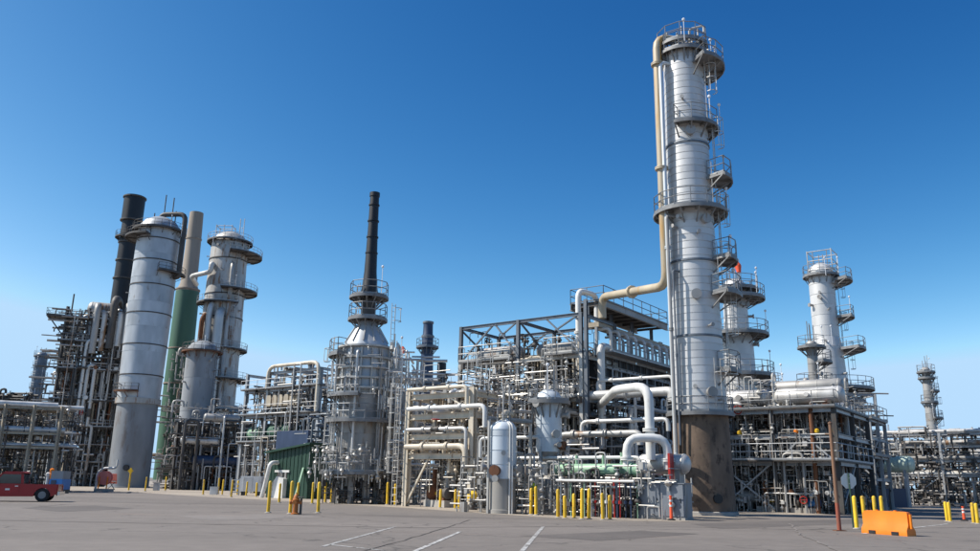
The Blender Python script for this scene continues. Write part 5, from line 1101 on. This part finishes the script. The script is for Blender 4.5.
# orange water-filled barrier
def barrier():
    a, b = G(866, 533), G(912, 536.5); d = (b - a).normalized(); Lb = (b - a).length; nrm = Vector((-d.y, d.x, 0)); t = thing('plastic_barrier', 'bright orange plastic water filled road barrier', 'barrier', a.lerp(b, .5)); h = M(22, a)
    sec = [(-.25, 0), (.25, 0), (.25, h * .22), (.12, h * .45), (.09, h), (-.09, h), (-.12, h * .45), (-.25, h * .22)]
    n = 9; vs = []; 
    for i in range(n):
        x = Lb * i / (n - 1); sc = 1 - (.10 if i in (0, n - 1) else 0); 
        for q, z in sec: vs.append(a + d * (x + (.05 if i == 0 else -.05 if i == n - 1 else 0) * (z / h)) + nrm * (q * sc * (.9 if i % 2 else 1)) + Z * (z * (1 if i not in (0, n - 1) else .97)))
    m = len(sec); fs = [(i * m + k, i * m + (k + 1) % m, (i + 1) * m + (k + 1) % m, (i + 1) * m + k) for i in range(n - 1) for k in range(m)] + [list(range(m - 1, -1, -1)), [(n - 1) * m + k for k in range(m)]]
    MB().add(vs, fs).build('body', 'orange_plastic', t)
    for k in (.3, .7): MB().tube(a + d * Lb * k + Z * h * .98, a + d * Lb * k + Z * (h * 1.04), .06, 12).build('filler_cap', 'orange_plastic', t)
    for k in (.25, .75): MB().box(a + d * Lb * k - nrm * .245 + Z * .07, (.3, .03, .12), (d, nrm, Z)).build('fork_slot', 'skylight_dark', t)
    for e, sg in ((a, -1), (b, 1)): MB().tube(e + d * sg * .02 + Z * h * .3, e + d * sg * .02 + Z * h * .9, .05, 10).build('hinge_knuckle', 'orange_plastic', t)
barrier()
# stop sign seen from behind
p = G(853.5, 528); t = thing('road_sign', 'octagonal road sign seen from its grey back on a dark green post', 'sign', p); zc_ = ZT(p, 481); rs = M(8.2, p)
MB().beam(p, p + Z * (zc_ + rs * .9), .06, .05).build('post', 'shed_green', t)
cx_ = p + Z * zc_ + Vector((-.0, .05, 0)); vs = [(math.cos(R(22.5 + 45 * k)) * rs, math.sin(R(22.5 + 45 * k)) * rs) for k in range(8)]
MB().prism(vs, cx_, (Vector((1, 0, 0)), Z, Vector((0, 1, 0))), .012).build('sign_plate', 'sign_back', t)
for dz in (-.12, .12): MB().tube(cx_ + Z * dz - Vector((0, .09, 0)), cx_ + Z * dz, .018, 6).build('bolt', 'galvanised', t)
# brown pole with red foot
p = G(839.5, 531); t = thing('utility_pole', 'rusty brown pole with a red painted foot at the yard edge', 'pole', p); zt_ = ZT(p, 424); zr_ = ZT(p, 503)
MB().tube(p, p + Z * zr_, .085, 14, .082).build('painted_foot', 'faded_red', t); MB().tube(p + Z * zr_, p + Z * zt_, .08, 14, .07).build('shaft', 'brown_pole', t)
MB().box(p + Z * .015, (.4, .4, .03)).build('base_plate', 'rust', t); MB().lathe([(.085, 0), (.085, .05), (.02, .1)], p + Z * zt_, 12).build('cap', 'brown_pole', t)
# red delineators
for px, py, h, lb in ((671.5, 520.5, 24, 'red delineator post standing before the grey cabinets'), (964.5, 521, 14, 'red delineator post between the paired yellow bollards')):
    p = G(px, py); hh = M(h, p); t = thing('delineator', lb, 'delineator', p)
    MB().lathe([(.2, 0), (.2, .05), (.1, .09)], p, 8).build('foot', 'rubber', t)
    MB().lathe([(.085, .08), (.07, hh * .5), (.055, hh * .93), (.075, hh * .95), (.075, hh)], p, 12).build('tube', 'windsock', t)
    for k in (.55, .75): MB().lathe([(.08, 0), (.08, .09)], p + Z * hh * k, 12).build('reflective_band', 'white_paint', t)
# yellow fire monitor, lime valve post
p = G(472.5, 510); t = thing('fire_monitor', 'yellow topped fire monitor beside the beige skirted vessel', 'fire monitor', p)
MB().lathe([(.3, 0), (.3, .3), (.22, .34), (.2, .55)], p, 14).build('base', 'grimy_steel', t); MB().lathe([(.28, .5), (.34, .6), (.34, .95), (.2, 1.1), (.05, 1.14)], p, 16).build('hood', 'yellow_paint', t)
MB().tube(p + Z * .9, p + Vector((-.5, -.3, 1.3)), .07, 10, .05).build('nozzle', 'yellow_paint', t)
p = G(533, 514); t = thing('valve_post', 'lime green topped valve post between two yellow bollards', 'valve', p)
MB().tube(p, p + Z * 1.3, .07, 10).build('stem', 'grimy_steel', t); MB().box(p + Z * 1.45, (.34, .3, .36)).build('actuator', 'lime', t); MB().wheel(p + Vector((0, -.22, 1.45)), (0, 1, 0), .2).build('handwheel', 'lime', t)
p = G(541, 514.5); tag(MB().lathe([(.22, 0), (.22, 1.7), (.12, 1.82), (.05, 1.84)], p, 16).build('short_standpipe', 'concrete', None, p), 'short fat grey standpipe beside the lime valve post', 'standpipe')
# left hand bits
def hose_house():
    p = axis_at(106, 484, 92); t = thing('hose_cabinet', 'white arched pipe frame holding a pinkish red round hose reel', 'hose reel', p); h = M(24, p)
    x = Vector((1, 0, 0)); MB().path([p - x * 1.1, p - x * 1.1 + Z * h * .75, p - x * .5 + Z * h * .95, p + x * 1.0 + Z * h * .95, p + x * 1.0 + Z * h * 1.3], .13, 10, .5).build('pipe_frame', 'white_paint', t)
    MB().lathe([(.2, 0), (.75, .03), (.75, .1), (.3, .14), (.3, .5), (.75, .54), (.75, .62), (.2, .65)], p + Vector((-.15, -.4, h * .55)), 24, (x, Z, Vector((0, 1, 0)))).build('reel', 'pink', t)
    MB().box(p + Vector((-.15, 0, .15)), (1.8, .9, .3)).build('base', 'concrete', t)
    for k in (-.6, .3): MB().beam(p + Vector((k, -.45, .3)), p + Vector((k, -.45, h * .6)), .12, .08).build('stand', 'orange_plastic', t)
hose_house()
p = G(111.5, 490); t = thing('folding_sign', 'pink board sign propped on dark folding legs', 'sign', p); h = M(16, p)
MB().box(p + Vector((0, 0, h * .68)), (M(8, p), .04, h * .62), (Vector((1, 0, 0)), Vector((0, .97, .25)), Vector((0, -.25, .97)))).build('board', 'pink', t)
for k in (-1, 1):
    MB().beam(p + Vector((k * M(4, p), -.25, 0)), p + Vector((-k * M(3, p), .02, h * .5)), .08, .06).build('leg', 'black_paint', t)
    MB().box(p + Vector((0, -.04 , h * (.68 + k * .16))), (M(7.2, p), .03, .1), (Vector((1, 0, 0)), Vector((0, .97, .25)), Vector((0, -.25, .97)))).build('stripe', 'white_paint', t)
p = G(128.5, 490.5); t = thing('warning_sign', 'yellow diamond warning sign on an ochre post by the broad column', 'sign', p); h = M(22, p)
MB().tube(p, p + Z * h, .1, 10).build('post', 'yellow_paint', t); MB().prism([(0, -.36), (.36, 0), (0, .36), (-.36, 0)], p + Vector((0, -.12, h * .86)), (Vector((1, 0, 0)), Z, Vector((0, 1, 0))), .03).build('plate', 'yellow_paint', t)
p = axis_at(60, 482, 79); t = thing('site_cabin', 'bright blue site cabin with a grey roof box behind the pickup', 'cabin', p); w = M(13, p); h = M(10, p)
MB().box(p + Z * h / 2 + Z * .35, (w, 1.6, h)).build('body', 'blue_paint', t); MB().box(p + Z * (h + .35 + h * .4), (w * .92, 1.4, h * .78)).build('roof_box', 'grey_cabinet', t); MB().box(p + Vector((-w * .15, -.82, h * .5 + .35)), (w * .4, .04, h * .8)).build('door', 'navy', t)
for k in (-1, 1): MB().box(p + Vector((k * w * .4, 0, .175)), (.2, 1.5, .35)).build('skid', 'black_paint', t)
for k, (px, py, m) in enumerate(((50.5, 487, 'orange_plastic'), (47, 487, 'white_paint'))):
    p = axis_at(px, 482, 79); tag(MB().tube(p, p + Z * M(20 - 4 * k, p), .13, 10).lathe([(.16, 0), (.2, .06), (.2, .3), (.06, .4)], p + Z * M(20 - 4 * k, p), 12).build('marker_post', m, None, p), ['orange capped marker post beside the blue cabin', 'white capped marker post beside the blue cabin'][k], 'marker post')
for k, (px, py, w, h) in enumerate(((156, 491.5, 5, 8), (213.5, 495.5, 7, 8))):
    p = G(px, py); t = thing('junction_box', ['small grey junction box between bollards by the broad column', 'small pale junction box by the kerb bollards'][k], 'box', p)
    MB().box(p + Z * M(h, p) * .55, (M(w, p), .5, M(h, p) * .9)).build('body', 'white_paint' if k else 'galvanised', t); MB().box(p + Z * M(h, p) * 1.02, (M(w, p) * 1.1, .58, .06)).build('lid', 'galvanised', t)
    MB().box(p + Vector((0, -.26, M(h, p) * .55)), (M(w, p) * .8, .03, M(h, p) * .7)).build('door', 'white_paint' if k else 'galvanised', t)

# ---- red pickup
def pickup():
    p = G(41, 502); a = R(-18); f = Vector((-math.cos(a), math.sin(a), 0)); s_ = Vector((math.sin(a), math.cos(a), 0))   # f = heading, s_ = far side
    K = 1.12; ZK = 1.1; t = thing('pickup_truck', 'dark red pickup truck driving off past the left edge', 'truck', p)
    o = p + s_ * .82 * K - Z * .12  # truck centre line at rear axle
    X = lambda x, y, z: o + f * (x * K) + s_ * (y * K) + Z * (z * K * ZK)
    ax = (f, s_, Z)
    def pr(poly, y0, y1, nm, m, par=t): return MB().prism([(x * K, z * K * ZK) for x, z in poly], X(0, y0, 0), (f, Z, s_), (y1 - y0) * K).build(nm, m, par)
    def arch(cx, r, n=7): return [(cx + r * math.cos(PI - PI * i / n), .36 + r * math.sin(PI * i / n)) for i in range(n + 1)]
    low = [(-.72, .48)] + arch(0, .44)[0:] + [(2.3, .34)] + arch(2.95, .44) + [(3.75, .42), (3.8, .62), (3.78, .86), (2.55, .98), (.98, .98), (.98, .96), (-.72, .96)]
    pr(low, -.86, -.80, 'body_side', 'truck_red'); pr(low, .80, .86, 'body_side', 'truck_red')
    pr([(.96, .4), (2.42, .4), (2.42, .97), (.96, .97)], -.80, .80, 'cab_floor', 'truck_red')
    pr([(2.42, .55), (3.72, .5), (3.75, .86), (2.5, 1.0), (2.42, 1.0)], -.80, .80, 'hood', 'truck_red')
    pr([(-.70, .5), (.96, .5), (.96, .58), (-.70, .58)], -.80, .80, 'bed_floor', 'black_paint')
    pr([(-.74, .5), (-.68, .5), (-.68, .97), (-.74, .97)], -.80, .80, 'tailgate', 'truck_red')
    pr([(.9, .58), (.955, .58), (.955, .98), (.9, .98)], -.80, .80, 'bed_wall', 'truck_red')
    cab = [(1.0, .97), (2.62, .97), (2.12, 1.52), (1.98, 1.56), (1.2, 1.56), (1.08, 1.5)]
    ins = [(1.06, .99), (2.52, .99), (2.1, 1.46), (1.2, 1.46)]
    pr([(1.0, 1.50), (2.14, 1.50), (2.0, 1.58), (1.18, 1.58)], -.74, .74, 'roof', 'truck_red')
    for y0, y1 in ((-.80, -.74), (.74, .80)):
        for q in ([(1.0, .97), (1.14, .97), (1.2, 1.5), (1.08, 1.5)], [(2.5, .97), (2.62, .97), (2.14, 1.52), (2.02, 1.52)], [(1.08, 1.44), (2.16, 1.44), (2.1, 1.54), (1.1, 1.54)]): pr(q, y0, y1, 'pillar', 'truck_red')
        g = pr([(1.15, .985), (2.49, .985), (2.09, 1.435), (1.2, 1.435)], y0 + .02, y1 - .02, 'side_window', 'window_glass')
    MB().add([X(2.60, -.76, .98), X(2.60, .76, .98), X(2.12, .72, 1.5), X(2.12, -.72, 1.5)], [(0, 1, 2, 3)]).add([X(2.63, -.76, .98), X(2.63, .76, .98), X(2.15, .72, 1.5), X(2.15, -.72, 1.5)], [(0, 1, 2, 3)]).build('windscreen', 'window_glass', t)
    MB().box(X(1.06, 0, 1.22), (.04 * K, 1.44 * K, .46 * K), ax).build('rear_window', 'window_glass', t)
    d_ = pr([(1.2, .5), (2.36, .5), (2.42, .965), (1.16, .965)], -.885, -.862, 'door', 'truck_red'); MB().box(X(1.32, -.90, .86), (.16 * K, .03, .04 * K), ax).build('handle', 'chrome', d_)
    MB().box(X(1.75, -.893, .70), (.22 * K, .012, .1 * K), ax).build('emblem', 'white_paint', d_)
    MB().box(X(2.3, -.98, 1.04), (.1 * K, .2 * K, .15 * K), ax).build('mirror', 'black_paint', t)
    MB().box(X(-.82, 0, .52), (.12 * K, 1.66 * K, .2 * K), ax).build('rear_bumper', 'chrome', t); MB().box(X(3.86, 0, .5), (.12 * K, 1.66 * K, .22 * K), ax).build('front_bumper', 'chrome', t)
    for y in (-.76, .76): MB().box(X(-.755, y, .78), (.03 * K, .12 * K, .28 * K), ax).build('tail_lamp', 'tail_lamp', t)
    for cx in (0, 2.95):
        for y in (-.74, .74):
            w = MB().lathe([(.2, -.11 * K), (.34 * K, -.115 * K), (.365 * K, -.07 * K), (.365 * K, .07 * K), (.34 * K, .115 * K), (.2, .11 * K)], X(cx, y, .335) + Z * .12, 24, (f, Z, s_)).build('wheel', 'rubber', t)
            MB().lathe([(.03, -.12 * K), (.2 * K, -.122 * K), (.21 * K, -.09 * K), (.21 * K, .09 * K), (.2 * K, .122 * K), (.03, .12 * K)], X(cx, y, .335) + Z * .12, 18, (f, Z, s_)).build('rim', 'rail_steel', w)
    MB().tube(X(-.0, -.7, .45), X(0, .7, .45), .06, 8).build('axle', 'black_paint', t)
pickup()

# ---- painted bay lines, old patches and a painted stripe of shadow
def line(name, a, b, w, z=.008):
    p, q = G(*a), G(*b); d = (q - p).normalized(); n = Vector((-d.y, d.x, 0)) * w / 2; sheet(name, [p - n, q - n, q + n, p + n], z, 'white_line')
line('parking_line', (395, 527), (322, 547), .13); line('parking_line', (460, 532), (400, 558), .13); line('parking_line', (543, 527), (518, 556), .13)
line('parking_line', (330, 545), (385, 551), .1)
line('parking_line', (862, 534), (948, 524), .14)
ground_mat('tar_patch', (.125, .108, .096), .2, .2, False, .1)
ground_mat('pale_patch', (.21, .185, .165), .2, .2, True, .5)
def patch(pts, m, z): sheet('road_patch', [G(*q) for q in pts], z, m)
patch([(20, 508), (95, 505.5), (135, 509), (60, 512)], 'tar_patch', .004)  # dark sheet painting a long stripe of shadow on the yard
patch([(175, 516), (268, 514), (330, 517), (210, 521)], 'pale_patch', .004)
patch([(520, 536), (640, 531), (700, 534), (600, 541)], 'tar_patch', .004)
patch([(690, 524), (860, 519), (905, 522), (720, 529)], 'tar_patch', .004)

def seam(pts, w, m, z, seed):
    rg = random.Random(seed); P = [G(*q) for q in pts]; c = []
    for a, b in zip(P, P[1:]):
        n = max(2, int((b - a).length / .7))
        for i in range(n): c.append(a.lerp(b, i / n) + Vector((rg.uniform(-.07, .07), rg.uniform(-.07, .07), 0)))
    c.append(P[-1]); vs = []; 
    for i, p in enumerate(c):
        d = (c[min(i + 1, len(c) - 1)] - c[max(0, i - 1)]).normalized(); nn = Vector((-d.y, d.x, 0)) * w * rg.uniform(.3, .6); vs += [(*(p - nn).xy, z), (*(p + nn).xy, z)]
    struct(MB().add(vs, [(2 * i, 2 * i + 2, 2 * i + 3, 2 * i + 1) for i in range(len(c) - 1)]).build('tar_seam', m))
seam([(-40, 520), (180, 524), (420, 528), (640, 526)], .12, 'tar_patch', .012, 1)
seam([(640, 526), (800, 530), (1020, 527)], .12, 'tar_patch', .0135, 4)
seam([(330, 560), (420, 536), (470, 520)], .05, 'tar_patch', .0125, 2)
seam([(860, 560), (800, 535), (790, 524)], .09, 'pale_patch', .0145, 6)
